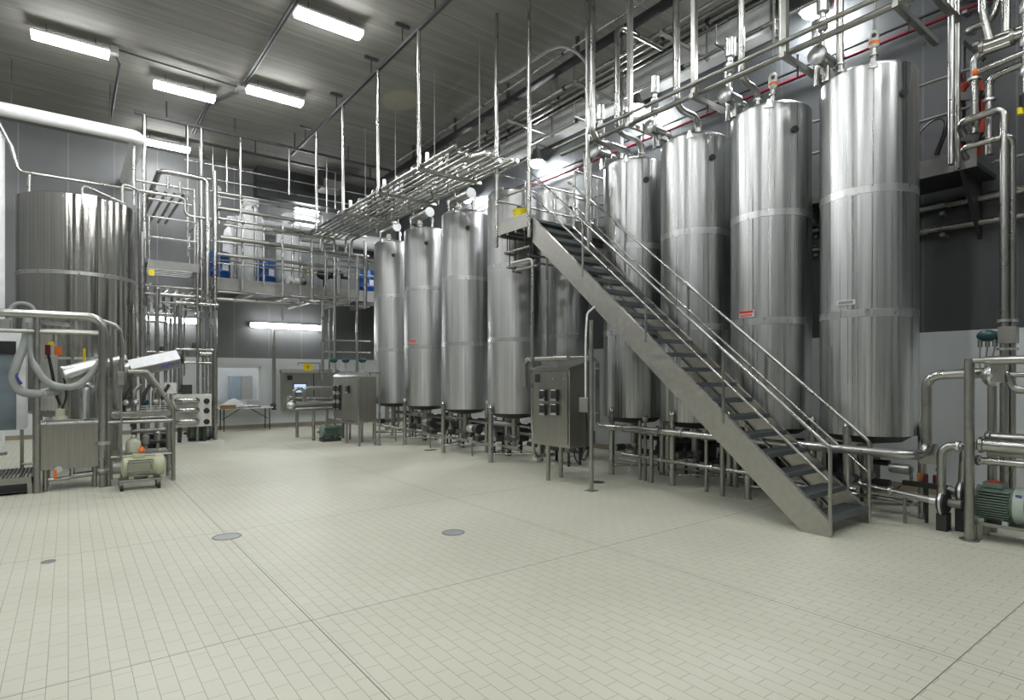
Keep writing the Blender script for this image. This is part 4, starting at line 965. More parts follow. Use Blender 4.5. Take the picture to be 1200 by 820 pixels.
for px_, y0, y1, r in ((256, 218, 262, .04), (284, 240, 342, .03), (309, 262, 335, .03), (352, 262, 345, .02), (258, 220, 245, .03), (331, 345, 375, .03)):
    a = at(px_, y0, Y=17.36); c = at(px_, y1, Y=17.36); rod(t, a, c, r, 'steel', 'upright', 10)
for px_ in (275, 300, 325, 350):
    a = at(px_, 352, Y=17.3)
    build(G().bar((a.x, 17.25, a.z), (a.x + .45, 17.9, a.z + .05), .04, .04), 'bracket', 'steel', t)

def steel_drum(x, y, z, label):
    t = thing('blue_drum', label, 'drum', (x, y, z), 'blue drums on the mezzanine')
    build(G().lathe([(.27, 0), (.29, .02), (.29, .28), (.305, .30), (.29, .32), (.29, .56), (.305, .58), (.29, .60), (.29, .84), (.27, .88), (.26, .86), (.001, .86)], (x, y, z), n=28), 'body', 'blue', t)
    build(G().cyl((x + .12, y, z + .86), (x + .12, y, z + .90), .035), 'bung', 'black', t)
    a = -1.2
    build(G().prism([(-.09, -.1), (.09, -.1), (.09, .1), (-.09, .1)], (x + .293 * math.cos(a), y + .293 * math.sin(a), z + .45), (-math.sin(a), math.cos(a), 0), (0, 0, 1), .012), 'label_sheet', 'white', t)
p = at(257, 320, Y=18.5); steel_drum(p.x, 18.5, 4.42, 'blue drum with a white label at the left end of the mezzanine')
p = at(311, 320, Y=18.7); steel_drum(p.x, 18.7, 4.42, 'blue drum beside the white softener vessels on the mezzanine')
p = at(428, 320, Y=18.7); steel_drum(p.x, 18.7, 4.42, 'dark blue drum at the mezzanine end against the farthest tank')
def white_vessel(x, y, r, h, label):
    z = 4.42
    t = thing('white_vessel', label, 'vessel', (x, y, z), 'white vessels on the mezzanine')
    build(G().lathe([(r * .9, 0), (r, .05), (r, h * .8), (r * .85, h * .9), (r * .5, h * .96), (r * .5, h)], (x, y, z), n=28), 'body', 'white', t)
    build(G().lathe([(r * .58, 0), (r * .62, .03), (r * .62, .2), (r * .5, .24)], (x, y, z + h), n=20), 'cap', 'white', t)
    build(G().tube([(x, y - r * .4, z + h * .97), (x, y - r - .15, z + h * .97), (x, y - r - .15, z + .3)], .035), 'feed_pipe', 'steel', t)
p = at(294, 300, Y=19.0); white_vessel(p.x, 19.0, .36, 2.5, 'tall white vessel on the mezzanine, taller left one')
p = at(337, 300, Y=19.4); white_vessel(p.x, 19.4, .34, 2.3, 'white vessel on the mezzanine beside the lit wall strips')
p = at(278, 300, Y=18.9); white_vessel(p.x, 19.6, .26, 2.0, 'small white vessel behind the taller white one on the mezzanine')
t = thing('mezzanine_pump', 'beige pump standing at mid mezzanine', 'pump', (5.7, 18.4, 4.42))
p = at(343, 325, Y=18.4)
build(G().lathe([(.10, -.2), (.14, -.18), (.14, .18), (.1, .2)], (p.x, 18.4, 4.66), (1, .3, 0), 18), 'motor_body', 'cream', t)
build(G().ball((p.x + .3, 18.45, 4.7), .15), 'volute', 'dull', t); build(G().box(p.x - .2, p.x + .35, 18.3, 18.5, 4.42, 4.53), 'base', 'dark', t)
build(G().cyl((p.x + .3, 18.45, 4.8), (p.x + .3, 18.45, 5.25), .04), 'discharge', 'steel', t)
build(G().box(p.x + .45, p.x + .49, 18.4, 18.44, 4.9, 5.1), 'yellow_tag', 'yellow', t)
t = thing('black_filter_head', 'pair of black valve bodies hanging at the mezzanine front rail', 'valve', (6.3, 17.9, 4.9))
for px_ in (380, 394):
    p = at(px_, 322, Y=17.9); build(G().ball((p.x, 17.9, p.z), .20, sc=(1.2, .8, .8)).cyl((p.x, 17.9, p.z - .42), (p.x, 17.9, p.z), .04), 'valve_body', 'black', t)
pipe(t, [(at(372, 322, Y=17.9).x, 17.9, at(372, 322, Y=17.9).z), (at(408, 326, Y=17.9).x, 17.9, at(372, 322, Y=17.9).z)], .05, 'dark')

# small platform with rails, left
t = thing('side_platform', 'small railed steel platform beside the polished tank', 'platform', (2.2, 17.3, 4.7))
py0 = 17.0
a = at(173, 305, Y=py0); c = at(233, 314, Y=py0); z = a.z - .02
build(G().box(a.x, c.x, py0, py0 + 1.3, z - .04, z), 'deck', 'dark', t)
build(G().box(a.x, c.x, py0 - .02, py0, z - .17, z + .05), 'toe_board', 'dull', t); build(G().box(c.x, c.x + .02, py0, py0 + 1.3, z - .17, z + .05), 'toe_board', 'dull', t)
for y in (.25, .55, .85, 1.15): build(G().box(a.x, c.x, py0 + y - .03, py0 + y + .03, z - .14, z - .04), 'joist', 'satin', t)
for x in (a.x + .03, c.x - .03):
    for y in (py0, py0 + 1.28): rod(t, (x, y, z), (x, y, z + 1.12), .022, 'steel', 'rail_post')
for dz in (.62, 1.12):
    pipe(t, [(a.x + .03, py0 + 1.28, z + dz), (a.x + .03, py0, z + dz), (c.x - .03, py0, z + dz), (c.x - .03, py0 + 1.28, z + dz)], .02, 'steel', 'rail', .05)
build(G().box(a.x + .02, a.x + .14, py0 - .03, py0 - .02, z - .35, z - .2), 'yellow_tag', 'yellow', t)
rod(t, (c.x - .03, py0, 0), (c.x - .03, py0, z - .1), .03, 'satin', 'support'); rod(t, (a.x + .03, py0 + 1.28, 0), (a.x + .03, py0 + 1.28, z), .03, 'satin', 'support')

# pipe frame left of the window
t = thing('process_pipework', 'dense frame of vertical and horizontal pipes around the tube heat exchanger', 'pipework', (2.4, 17.2, 0))
FY = 17.2
for px_, y0, y1, r in ((157, 165, 240, .035), (184, 338, 512, .055), (194, 358, 512, .042), (205, 356, 462, .04), (211, 354, 512, .055), (228, 222, 350, .035), (232, 340, 462, .03), (247, 353, 470, .04), (238, 372, 462, .03),
                       (174, 348, 505, .035), (200, 372, 500, .03), (216, 362, 440, .025), (252, 200, 516, .05), (242, 400, 510, .03)):
    a = at(px_, y0, Y=FY); c = at(px_, y1, Y=FY); rod(t, a, (a.x, FY, max(c.z, 0.0)), r, 'steel', 'pipe', 12)
for (x0_, ya, x1_, yb, r, e) in ((170, 333, 236, 340, .03, None), (188, 344, 236, 349, .05, None), (205, 353, 256, 359, .05, None), (170, 343, 186, 345, .03, None), (170, 375, 196, 378, .03, None), (206, 408, 250, 411, .035, None),
                                 (176, 352, 210, 356, .03, 'back'), (190, 360, 238, 364, .035, 'back'), (172, 366, 204, 369, .025, None), (234, 414, 248, 415, .06, None), (212, 424, 248, 426, .03, None), (172, 412, 212, 413, .03, None)):
    xrun(t, (x0_, ya), (x1_, yb), FY + (.12 if e else -.02), r, 'steel', e)
for k, px_ in enumerate((176, 186, 197, 207, 215, 224)):
    a = at(px_, 332 + 3 * k, Y=FY)
    pipe(t, [(a.x, FY, a.z), (a.x, FY + .9, a.z + .02), (a.x, FY + .9, a.z - .5)], .035)
    v = build(G().lathe([(.04, 0), (.07, .02), (.07, .16), (.04, .2)], (a.x + .1, FY + .1, 2.2 + .12 * (k % 3)), n=14), 'valve_head', 'dark' if k % 2 else 'dull', t)
a = at(30, 202, Y=FY); c = at(217, 230, Y=FY); z = a.z
pipe(t, [(-1.5, FY, z + 1.6), (-1.02, FY, z + .55), (-.9, FY, z), (c.x, FY, z), (c.x, FY, z - .45), (c.x + .6, FY, z - .45)], .04, bend=.14)
rod(t, (at(34, 200, Y=FY).x, FY, z - .55), (at(34, 200, Y=FY).x, FY, z), .035, 'steel', 'pipe')
a = at(187, 200, Y=FY); c = at(243, 208, Y=FY); z2 = a.z
pipe(t, [(a.x, 20.9, z2 - .1), (a.x, FY, z2), (c.x, FY, z2), (c.x, FY, at(243, 355, Y=FY).z)], .065, bend=.16, n=14)
for px_ in (184, 195, 206, 216):
    p = at(px_, 222 + (px_ - 184) * .15, Y=FY); pipe(t, [(p.x, FY, p.z), (p.x, 20.9, p.z)], .035, 'dull')
xrun(t, (159, 212), (226, 222), FY, .03); xrun(t, (174, 232), (225, 241), FY, .025)
for px_, ya in ((197, 207), (211, 213)): a = at(px_, ya, Y=FY - .05); rod(t, (a.x, FY - .05, a.z - .3), a, .035)
build(G().box(2.05, 3.3, 16.95, 17.75, 0, .06), 'base_pad', 'cream', t)

t = thing('tube_heat_exchanger', 'white-faced heat exchanger with three steel U-bends left of the window', 'heat exchanger', (2.55, 17, .4))
a = at(203, 462, Y=16.95); c = at(248, 499, Y=16.95)
build(G().box(a.x, c.x, 16.95, 17.01, c.z, a.z), 'face_plate', 'cream', t, bevel=.008)
for yy in (468.5, 480, 493):
    p = at(208, yy, Y=16.95); q = at(230, yy + 1, Y=16.95); z = (p.z + q.z) / 2
    ub = build(G().tube([(p.x, 16.96, z), (p.x, 16.80, z), (q.x, 16.80, z), (q.x, 16.96, z)], .075, .14, 14), 'u_bend', 'steel', t)
    p = at(242, yy + 1, Y=16.95)
    build(G().cyl((p.x, 16.955, z - .03), (p.x, 16.91, z - .03), .07, n=18), 'port_cap', 'black', t)
    build(G().cyl((p.x - .25, 17.01, z), (p.x - .25, 19.6, z), .11, n=18), 'tube', 'satin', t)
for x in (a.x + .15, c.x - .15): build(G().box(x - .04, x + .04, 17.0, 17.1, 0.06, c.z), 'leg', 'dark', t)
p = at(219, 456, Y=16.95); build(G().box(p.x - .12, p.x + .12, 16.95, 17.05, a.z, a.z + .24), 'gauge_box', 'dark', t)
p = at(200, 452, Y=16.95); build(G().box(p.x - .14, p.x + .12, 16.9, 17.0, a.z + .02, a.z + .3), 'white_box', 'cream', t)

t = thing('unit_heater', 'dark grey unit heater hung near the back wall above the pipe drops', 'heater', (6.9, 19.6, 7.4))
a = at(376, 220, Y=19.6); c = at(403, 196, Y=19.6)
build(G().box(a.x, c.x, 19.5, 20.2, a.z, c.z), 'casing', 'dark', t, bevel=.02); build(G().box(a.x + .05, c.x - .05, 19.46, 19.5, a.z + .05, a.z + .3), 'louvre_panel', 'dull', t)
for x in (a.x + .1, c.x - .1): rod(t, (x, 19.8, c.z), (x, 19.8, ZC), .015, 'dark', 'hanger')
# ------------------------------------------------------------------ back wall equipment
t = thing('wall_control_cabinet', 'large dark steel control panel with a lit screen on the back wall', 'control cabinet', (6.8, 20.9, .5))
build(G().box(5.87, 7.9, 20.72, 21.08, .56, 1.86), 'body', 'box', t, bevel=.01)
build(G().prism([(20.66, 1.86), (21.08, 1.86), (21.08, 2.0)], (6.885, 0, 0), (0, 1, 0), (0, 0, 1), 2.08), 'sloped_roof', 'box', t)
build(G().box(6.2, 6.66, 20.70, 20.72, 1.16, 1.50), 'screen_frame', 'black', t); build(G().box(6.23, 6.63, 20.69, 20.70, 1.19, 1.47), 'screen', 'screen', t)
build(G().box(6.0, 6.17, 20.70, 20.72, 1.62, 1.78), 'black_plate', 'black', t)
build(G().box(6.9, 6.93, 20.71, 20.72, .6, 1.82), 'door_gap', 'black', t)
t = thing('hanging_tag', 'yellow square tag with a red mark hung from a pipe arm on the back wall', 'sign', (6.9, 20.0, 2.0))
p = at(360.5, 425, Y=20.0)
pipe(t, [(p.x - .32, 20, p.z - .08), (p.x - .32, 20, p.z), (p.x + .42, 20, p.z), (p.x + .42, 20, .9)], .02, 'dull', 'arm', .04)
build(G().box(p.x - .14, p.x + .16, 19.99, 20.0, p.z - .27, p.z - .01), 'tag_sheet', 'yellow', t)
build(G().box(p.x - .0, p.x + .02, 19.985, 19.99, p.z - .22, p.z - .06), 'red_stroke', 'redink', t); build(G().box(p.x - .05, p.x + .07, 19.985, 19.99, p.z - .15, p.z - .13), 'red_stroke', 'redink', t)
t = thing('wall_riser', 'grey vertical pipe on the back wall right of the window', 'pipe', (5.6, 20.9, .6))
p = at(320.5, 400, Y=20.95); rod(t, (p.x, 20.9, .62), (p.x, 20.9, 3.4), .055, 'dull', 'pipe', 14); build(G().lathe([(.08, 0), (.08, .05)], (p.x, 20.9, .6), n=14), 'flange', 'dark', t)
build(G().ball((p.x - .05, 20.8, .74), .10), 'valve', 'dark', t)
t = thing('folding_table', 'folding table with dark legs below the back wall window', 'table', (4.7, 20.5, 0))
a = at(257, 479, Y=20.45); c = at(318, 478, Y=20.45); z = .74
build(G().box(a.x, c.x, 20.2, 20.9, z - .04, z), 'tabletop', 'white', t, bevel=.01)
for x, s in ((a.x + .1, 1), (c.x - .1, -1)):
    for y in (20.28, 20.82): rod(t, (x, y, 0), (x, y, z - .04), .018, 'dark', 'leg')
    rod(t, (x, 20.55, .35), (x + s * .55, 20.55, z - .04), .014, 'dark', 'brace')
m_ = thing('plastic_sheet', 'crumpled white plastic sheet heaped on the left of the folding table', 'sheet', (a.x + .5, 20.5, z))
rg = random.Random(3); g = G(); n = 14
gv = [(a.x + .05 + 1.1 * i / n, 20.24 + .6 * j / n, z + .02 + .24 * math.exp(-((i / n - .35) / .28) ** 2) * math.sin(PI * j / n) + rg.uniform(0, .04)) for j in range(n + 1) for i in range(n + 1)]
g.add(gv, [(j * (n + 1) + i, j * (n + 1) + i + 1, (j + 1) * (n + 1) + i + 1, (j + 1) * (n + 1) + i) for j in range(n) for i in range(n)])
so = build(g, 'sheet_body', 'cloth', m_); so.modifiers.new('solid', 'SOLIDIFY').thickness = .012
solo(G().box(a.x - .02, a.x + .42, 20.12, 20.2, z - .02, z + .10), 'cardboard_box', 'card', 'brown cardboard flap at the left end of the folding table', 'cardboard')
solo(G().box(c.x - .62, c.x - .36, 20.3, 20.5, z, z + .035), 'black_tray', 'black', 'small black tray on the right half of the folding table', 'tray')
solo(G().lathe([(.05, 0), (.05, .16), (.03, .2)], (c.x - .85, 20.4, z)), 'white_bottle', 'white', 'small white bottle at the middle of the folding table', 'bottle')

t = thing('tube_cooler_bench', 'bench of horizontal steel tubes left of the far keypad cabinet', 'pipe frame', (5.4, 16.3, 0))
a = at(340, 473, Y=16.3); c = at(391, 472.5, Y=16.3); z = c.z
build(G().lathe([(.06, -.25), (.12, -.2), (.12, -.12), (.085, -.10), (.085, c.x - a.x + .3)], (a.x + .25, 16.3, z), (1, 0, 0), 20), 'tube', 'steel', t)
build(G().lathe([(.06, -.25), (.1, -.2), (.1, -.12), (.06, -.10), (.06, c.x - a.x + .3)], (a.x + .25, 16.6, z + .12), (1, 0, 0), 18), 'tube', 'steel', t)
build(G().box(a.x + .05, c.x + .2, 16.15, 16.8, z - .17, z - .12), 'top_frame', 'satin', t)
for x, y in ((5.23, 17.1), (5.35, 16.05), (6.2, 16.1), (6.1, 17.1)): rod(t, (x, y, 0), (x, y, z - .12), .045, 'satin', 'leg', 12)
p = at(356, 455, Y=16.3)
pipe(t, [(a.x + .1, 16.3, z), (a.x + .1, 16.3, p.z), (p.x, 16.3, p.z), (p.x, 16.3, z)], .05, bend=.12)
pipe(t, [(p.x + .05, 16.5, z + .1), (p.x + .05, 16.5, p.z), (c.x + .1, 16.5, p.z)], .045)
build(G().ball((a.x + .02, 16.25, z - .02), .13, sc=(1, 1, .8)), 'header_end', 'band', t)
build(G().cyl((a.x + .1, 16.3, z + .26), (a.x + .1, 16.3, z + .34), .035), 'yellow_gauge', 'yellow', t)
q = motor('electric_motor', 'green motor on the floor under the tube bench by the far cabinet', (5.62, 15.6, .26), (1, .0, 0), .16, .42, 'green', 'green', (5.62, 15.6, 0))
build(G().box(5.4, 5.9, 15.45, 15.75, 0, .09), 'base', 'dark', q)
for i, (px_, l) in enumerate(((377, 'left'), (405, 'middle'), (425, 'right'))):
    p = at(px_ if px_ != 377 else 391, 422, Y=16.7)
    q = thing('control_valve', l + ' of three dark valve heads on the pipes above the far cabinet', 'valve', tuple(p), 'dark valve heads over the far cabinet')
    build(G().ball(p, .11, sc=(1.1, .8, .75)), 'head', 'teal', q); build(G().cyl(p - V((0, 0, .35)), p - V((0, 0, .05)), .04), 'stem', 'band', q)

# ------------------------------------------------------------------ polished tank on the left
tx, ty, tr_, tz0, tz1 = .15, 14.0, .93, 1.15, 5.02
t = thing('polished_tank', 'wide polished mirror-like tank on the left behind the pump skid', 'tank', (tx, ty, 0))
build(G().lathe([(tr_, tz0), (tr_, tz1), (tr_ - .02, tz1), (tr_ - .02, tz0)], (tx, ty, 0), n=96, closed=True), 'shell', 'mirror', t)
build(tank_top(G(), tx, ty, tz1 - .02, tr_ - .01), 'top_head', 'mirror', t)
build(G().lathe([(tr_ - .002, 3.58), (tr_ + .003, 3.585), (tr_ + .003, 3.645), (tr_ - .002, 3.65)], (tx, ty, 0), n=96), 'weld_band', 'band', t)
build(G().lathe([(.1, tz0 - .3), (tr_, tz0), (tr_, tz0 + .02), (.08, tz0 + .02)], (tx, ty, 0), n=64, closed=True), 'bottom_cone', 'dull', t)
for k in range(4):
    a = PI / 4 + k * PI / 2; x, y = tx + math.cos(a) * (tr_ - .08), ty + math.sin(a) * (tr_ - .08)
    build(G().cyl((x, y, 0), (x, y, tz0 + .1), .055), 'leg', 'satin', t)
a = bear(tx, ty) + .18; c = Vector((tx + math.cos(a) * tr_, ty + math.sin(a) * tr_, tz1 - .03))
u = (-math.sin(a), math.cos(a), 0)
build(G().prism([(-.11, .06), (-.11, -.13), (-.07, -.17), (.07, -.17), (.11, -.13), (.11, .06)], c, u, (0, 0, 1), .03), 'rim_bracket', 'band', t)
pipe(t, [(tx + .05, ty - .7, tz1), (tx + .05, ty - .7, tz1 + .24), (tx + .75, ty - .3, tz1 + .10), (tx + .80, ty - .25, tz1 - .1)], .022, name='top_pipe', bend=.08)
pipe(t, [(tx + .7, ty - .1, tz1), (tx + .7, ty - .1, tz1 + .55), (tx + 1.0, ty + .2, tz1 + .55), (tx + 1.05, ty + .3, 1.2)], .025, name='top_pipe', bend=.1)
t = thing('tank_side_pipe', 'bright vertical pipe pair hugging the right side of the polished tank', 'pipe', (1.15, 13.6, 0))
for px_, r in ((154, .05), (164, .045)):
    p = at(px_, 300, Y=13.6); rod(t, (p.x + .04, 13.6, .0), (p.x + .04, 13.6, 3.0 if px_ == 154 else 4.6), r, 'steel', 'pipe', 14)

# ------------------------------------------------------------------ pump skid, left foreground
SY = 11.35
t = thing('skid_pipe_frame', 'arched steel pipe frame over the left pump skid', 'pipe frame', (-.2, SY, 0))
a = at(0, 366, Y=SY)
pipe(t, [(-2.2, SY, a.z), (.44, SY, a.z), (.44, SY, .22)], .062, 'steel', 'main_pipe', .20, 16)
collar(t, (.44, SY, .70), (0, 0, 1), .10, .05); collar(t, (.44, SY, .28), (0, 0, 1), .09, .04)
build(G().cyl((.44, SY, 0), (.44, SY, .2), .05), 'foot', 'satin', t)
pipe(t, [(.34, SY + .12, a.z - .02), (.66, SY + .12, a.z - .12), (.70, SY + .12, a.z - .45), (.70, SY + .12, 1.8)], .035, 'steel', 'side_pipe', .16)
rod(t, (-2.2, SY, a.z - .26), (.42, SY, a.z - .26), .03, 'satin', 'lower_rail'); rod(t, (-.5, SY + .3, a.z - .22), (.42, SY + .3, a.z - .22), .025, 'satin', 'lower_rail')
rod(t, (-.375, SY, 0), (-.375, SY, a.z), .042, 'satin', 'post', 14)
rod(t, (.55, SY + .05, .1), (.55, SY + .05, 2.4), .022, 'satin', 'post')
rod(t, (-.3, SY + .5, 2.05), (.35, SY + .5, 2.05), .02, 'band', 'tag_rail'); rod(t, (.36, SY + .5, 1.5), (.36, SY + .5, 2.05), .018, 'band', 'tag_rail')
build(G().bar((-.42, SY + .15, a.z - .10), (.02, SY + .15, a.z - .13), .07, .06), 'air_cylinder', 'band', t)
for (px_, y0, y1, m_, w_) in ((56, 404, 416, 'red', 5), (68, 406, 416, 'orange', 7), (60, 400, 404, 'yellow', 5), (99, 408, 424, 'yellow', 3), (70, 398, 406, 'bluegrey', 4), (85, 404, 428, 'green', 3)):
    p = at(px_, y0, Y=SY + .48); q = at(px_, y1, Y=SY + .48); hw = w_ * .0068
    build(G().box(p.x - hw, p.x + hw, SY + .47, SY + .49, q.z, p.z), 'hanging_tag', m_, t)
build(G().spline([(-.25, SY + .45, 2.1), (-.2, SY + .45, 1.8), (-.16, SY + .45, 1.5), (-.1, SY + .45, 1.3)], .022, 8), 'black_cable', 'black', t)
def xz(px_, py_, Y=SY): return at(px_, py_, Y=Y)
t = thing('balance_tank', 'rectangular steel tank on legs at the front of the left skid', 'tank', (.05, 11.7, 0))
build(G().box(-.34, .40, SY + .02, SY + .75, .33, 1.02), 'body', 'box', t, bevel=.01)
build(G().box(-.355, .415, SY, SY + .77, 1.02, 1.055), 'lid_rim', 'band', t, bevel=.006)
build(G().box(-.30, .2, SY + .15, SY + .7, 1.055, 1.08), 'lid', 'satin', t, bevel=.006)
for x in (-.28, .34):
    for y in (SY + .08, SY + .68): rod(t, (x, y, 0), (x, y, .33), .03, 'satin', 'leg', 12)
pipe(t, [(-.25, SY + .1, .17), (.05, SY + .1, .17), (.05, SY + .1, .33)], .032, name='drain_pipe'); pipe(t, [(.05, SY + .12, .20), (.44, SY + .12, .22)], .045, name='drain_pipe')
v = build(G().cyl((-.12, SY + .02, .34), (-.12, SY - .07, .34), .05), 'drain_valve', 'band', t)
build(G().box(-.175, -.14, SY - .08, SY - .05, .20, .34), 'red_lever', 'orange', v)
t = thing('upright_vessel', 'upright steel cylinder with a bright pipe standing on the balance tank', 'vessel', (.18, 11.75, 1.08))
p = xz(97, 470, SY + .45)
build(G().lathe([(.17, 0), (.17, .5), (.13, .56), (.05, .60)], (p.x, SY + .45, 1.08), n=28), 'body', 'satin', t)
build(G().lathe([(.065, 0), (.065, .45), (.05, .5)], (p.x + .02, SY + .22, 1.08), n=16), 'bright_pipe', 'band', t)
build(G().lathe([(.10, 0), (.10, .05), (.06, .05), (.06, .16), (.02, .18)], (-.1, SY + .3, 1.08), n=16), 'sensor', 'jug', t)

t = thing('inclined_pump', 'inclined steel pump with a white-topped drive cover leaning on the skid frame', 'pump', (.6, 11.5, 1.2))
PY = SY + .22
a = xz(73, 441, PY); c = xz(120, 427, PY); e = xz(152, 431, PY); d = (c - a).normalized()
build(G().lathe([(.10, 0), (.15, .02), (.16, .04), (.145, .08), (.12, (c - a).length), (.07, (c - a).length + .05), (.05, (e - a).length)], a, d, 28), 'barrel', 'band', t)
build(G().bar(a + V((.08, -.02, .15)), c + V((.0, -.02, .13)), .035, .03), 'top_bar', 'band', t)
f0 = xz(153, 432, PY); f1 = xz(209, 420, PY); dd = (f1 - f0).normalized(); up = V((0, 1, 0)).cross(dd) * -1
if up.z < 0: up = -up
R = Matrix((dd, V((0, 1, 0)), up)).transposed(); L = (f1 - f0).length; mid = (f0 + f1) / 2
YV = V((0, 1, 0))
cv = build(G().prism([(-.19, -.15), (.19, -.15), (.19, -.0), (.03, .12), (-.03, .12), (-.19, -.0)], mid, YV, up, L), 'drive_cover', 'box', t, bevel=.008)
build(G().prism([(-.205, -.005), (-.195, -.02), (.0, .125), (.195, -.02), (.205, -.005), (.0, .15)], mid, YV, up, L + .01), 'cover_top', 'white', cv)
build(G().prism([(-.02, -.02), (.12, -.02), (.17, .03), (.05, .035), (.02, .01)], mid + V((.05, -.193, -.07)), dd, up, .006), 'blue_lettering', 'blueink', cv)
for k in range(4): build(G().prism([(0, 0), (.025, 0), (.04, .03), (.015, .03)], mid + dd * (.20 + .04 * k) + V((0, -.193, -.09)), dd, up, .006), 'blue_lettering', 'blueink', cv)
build(G().ball(f0 + V((-.06, -.03, .02)), .09, sc=(1.1, 1, .9)), 'coupling', 'band', t)
build(G().lathe([(.11, 0), (.11, .06)], f1 + dd * .0, dd, 24), 'end_plate', 'black', t)
build(G().spline([a + V((.02, -.1, -.02)), a + V((.05, -.12, -.3)), a + V((.0, -.05, -.5))], .015, 8), 'wire', 'black', t)
t = thing('skid_stand', 'steel frame with a sloping strut and shelf carrying the inclined pump', 'frame', (1.0, 11.6, 0))
x0_, x1_ = .50, 1.42
for y in (SY, SY + .62):
    o = .0
    tp0 = xz(150, 434, SY); tp1 = xz(173, 434, SY); kn = xz(203, 478, SY)
    build(G().tube([(tp0.x, y, tp0.z - .02), (tp1.x, y, tp1.z - .02), (kn.x, y, kn.z), (kn.x, y, 0)], .034, .05, 10), 'strut', 'satin', t)
    rod(t, (.52, y, 0), (.52, y, 1.75), .028, 'satin', 'leg'); rod(t, (.5, y, .46), (1.42, y, .46), .022, 'satin', 'rail'); rod(t, (.5, y, 1.02), (1.42, y, 1.02), .032, 'satin', 'rail')
for z in (.15, .46): rod(t, (1.42, SY, z), (1.42, SY + .62, z), .02, 'satin', 'rail')
build(G().box(.50, 1.40, SY + .0, SY + .62, 1.10, 1.17), 'shelf', 'satin', t, bevel=.006)
build(G().box(.50, 1.36, SY + .02, SY + .60, .48, .50), 'lower_shelf', 'satin', t)
for k in range(3): build(G().box(.95, 1.32, SY - .03, SY, 1.19 + .035 * k, 1.205 + .035 * k), 'tray_edge', 'band', t)
for k in range(5):
    x = .74 + .14 * k
    pipe(t, [(x, SY + .3, 1.17), (x, SY + .3, 1.45 + .05 * (k % 2)), (x + .1, SY + .45, 1.6)], .03, 'satin' if k % 2 else 'dark', 'hose_pipe')
    build(G().ball((x + .02, SY + .25, 1.32), .05), 'fitting', 'teal' if k == 2 else 'band', t)
t = thing('plastic_jug', 'translucent plastic jug on the lower shelf of the left skid', 'jug', (.84, 11.5, .5))
jx, jy, jz = .86, SY + .2, .50
build(G().lathe([(.10, 0), (.11, .02), (.11, .17), (.07, .22), (.03, .235), (.03, .25)], (jx, jy, jz), n=20), 'body', 'jug', t)
build(G().cyl((jx, jy, jz + .25), (jx, jy, jz + .285), .034), 'cap', 'white', t); build(G().tube([(jx + .03, jy, jz + .23), (jx + .085, jy, jz + .22), (jx + .09, jy, jz + .13)], .014, .03), 'handle', 'jug', t)
t = thing('level_rod', 'thin vertical rod with a grey box in front of the left skid shelf', 'valve rod', (.64, 11.2, 0))
p = xz(142, 560, SY - .12); rod(t, (p.x, SY - .12, .02), (p.x, SY - .12, 2.05), .016, 'dull', 'rod'); q = xz(141.5, 443, SY - .12); build(G().box(q.x - .045, q.x + .045, SY - .17, SY - .07, q.z - .11, q.z + .11), 'grey_box', 'satin', t, bevel=.008)
build(G().cyl((p.x, SY - .12, 0), (p.x, SY - .12, .02), .04), 'foot', 'dull', t)
mt = motor('electric_motor', 'pale green motor with orange fitting on a wheeled cart by the left skid', (.90, 10.86, .35), (1, .0, 0), .165, .42, 'palegreen', 'palegreen', (.9, 10.86, 0))
build(G().box(.72, 1.02, 10.68, 10.695, .26, .44), 'vent_grille', 'dull', mt)
build(G().lathe([(.03, 0), (.05, .03), (.02, .10)], (.92, 10.84, .56), n=12), 'orange_fitting', 'orange', mt)
build(G().cyl((.55, 10.9, .34), (.70, 10.88, .34), .09), 'gear_head', 'dull', mt)
ct = thing('motor_cart', 'small wheeled steel cart under the pale green motor', 'cart', (.9, 10.86, 0))
build(G().box(.62, 1.18, 10.70, 11.02, .13, .165), 'plate', 'satin', ct, bevel=.005)
for x in (.65, 1.14):
    for y in (10.73, 10.99): build(G().cyl((x - .02, y, .05), (x + .02, y, .05), .05, n=18), 'wheel', 'black', ct); build(G().box(x - .028, x + .028, y - .02, y + .02, .05, .135), 'fork', 'satin', ct)
# hoses
t = thing('grey_hose', 'thick grey hose looping down on the far left of the skid', 'hose', (-.5, 11.6, 1.6)); HY = SY + .06
build(G().spline([xz(33, 372, HY + .3), xz(30, 400, HY + .2), xz(20, 425, HY), xz(15, 444, HY), xz(24, 458, HY), xz(44, 461, HY - .08), xz(70, 457, HY + .1)], .062, 14), 'hose', 'greyhose', t)
build(G().cyl(xz(47, 461, HY - .07), xz(66, 458, HY + .08), .068, n=18), 'steel_coupling', 'band', t)
build(G().spline([xz(27, 415, HY + .08), xz(19, 437, HY - .04), xz(25, 450, HY - .06)], .02, 8), 'violet_stripe', 'violet', t)
t = thing('grey_hose', 'thick grey hose sagging between the frame post and the inclined pump', 'hose', (0, 11.5, 1.5))
build(G().spline([xz(36, 378, HY), xz(37, 410, HY), xz(44, 434, HY - .1), xz(60, 450, HY - .1), xz(84, 453, HY - .08), xz(102, 443, HY - .02), xz(116, 424, HY + .1)], .05, 14), 'hose', 'greyhose', t)
t = thing('white_cabinet', 'blue-grey and white cabinet on legs at the left edge', 'cabinet', (-1.1, 12.6, 0)); CYY = 12.6
a = at(19, 415, Y=CYY); c = at(30, 503, Y=CYY)
build(G().box(-2.4, a.x, CYY, CYY + .7, c.z, at(19, 415, Y=CYY).z), 'body', 'bluegrey', t)
build(G().box(a.x, c.x, CYY - .03, CYY + .7, c.z, at(25, 400, Y=CYY).z), 'white_edge', 'white', t, bevel=.01)
build(G().box(-2.4, c.x, CYY - .03, CYY + .7, at(10, 400, Y=CYY).z, at(10, 386, Y=CYY).z), 'white_top', 'white', t, bevel=.01)
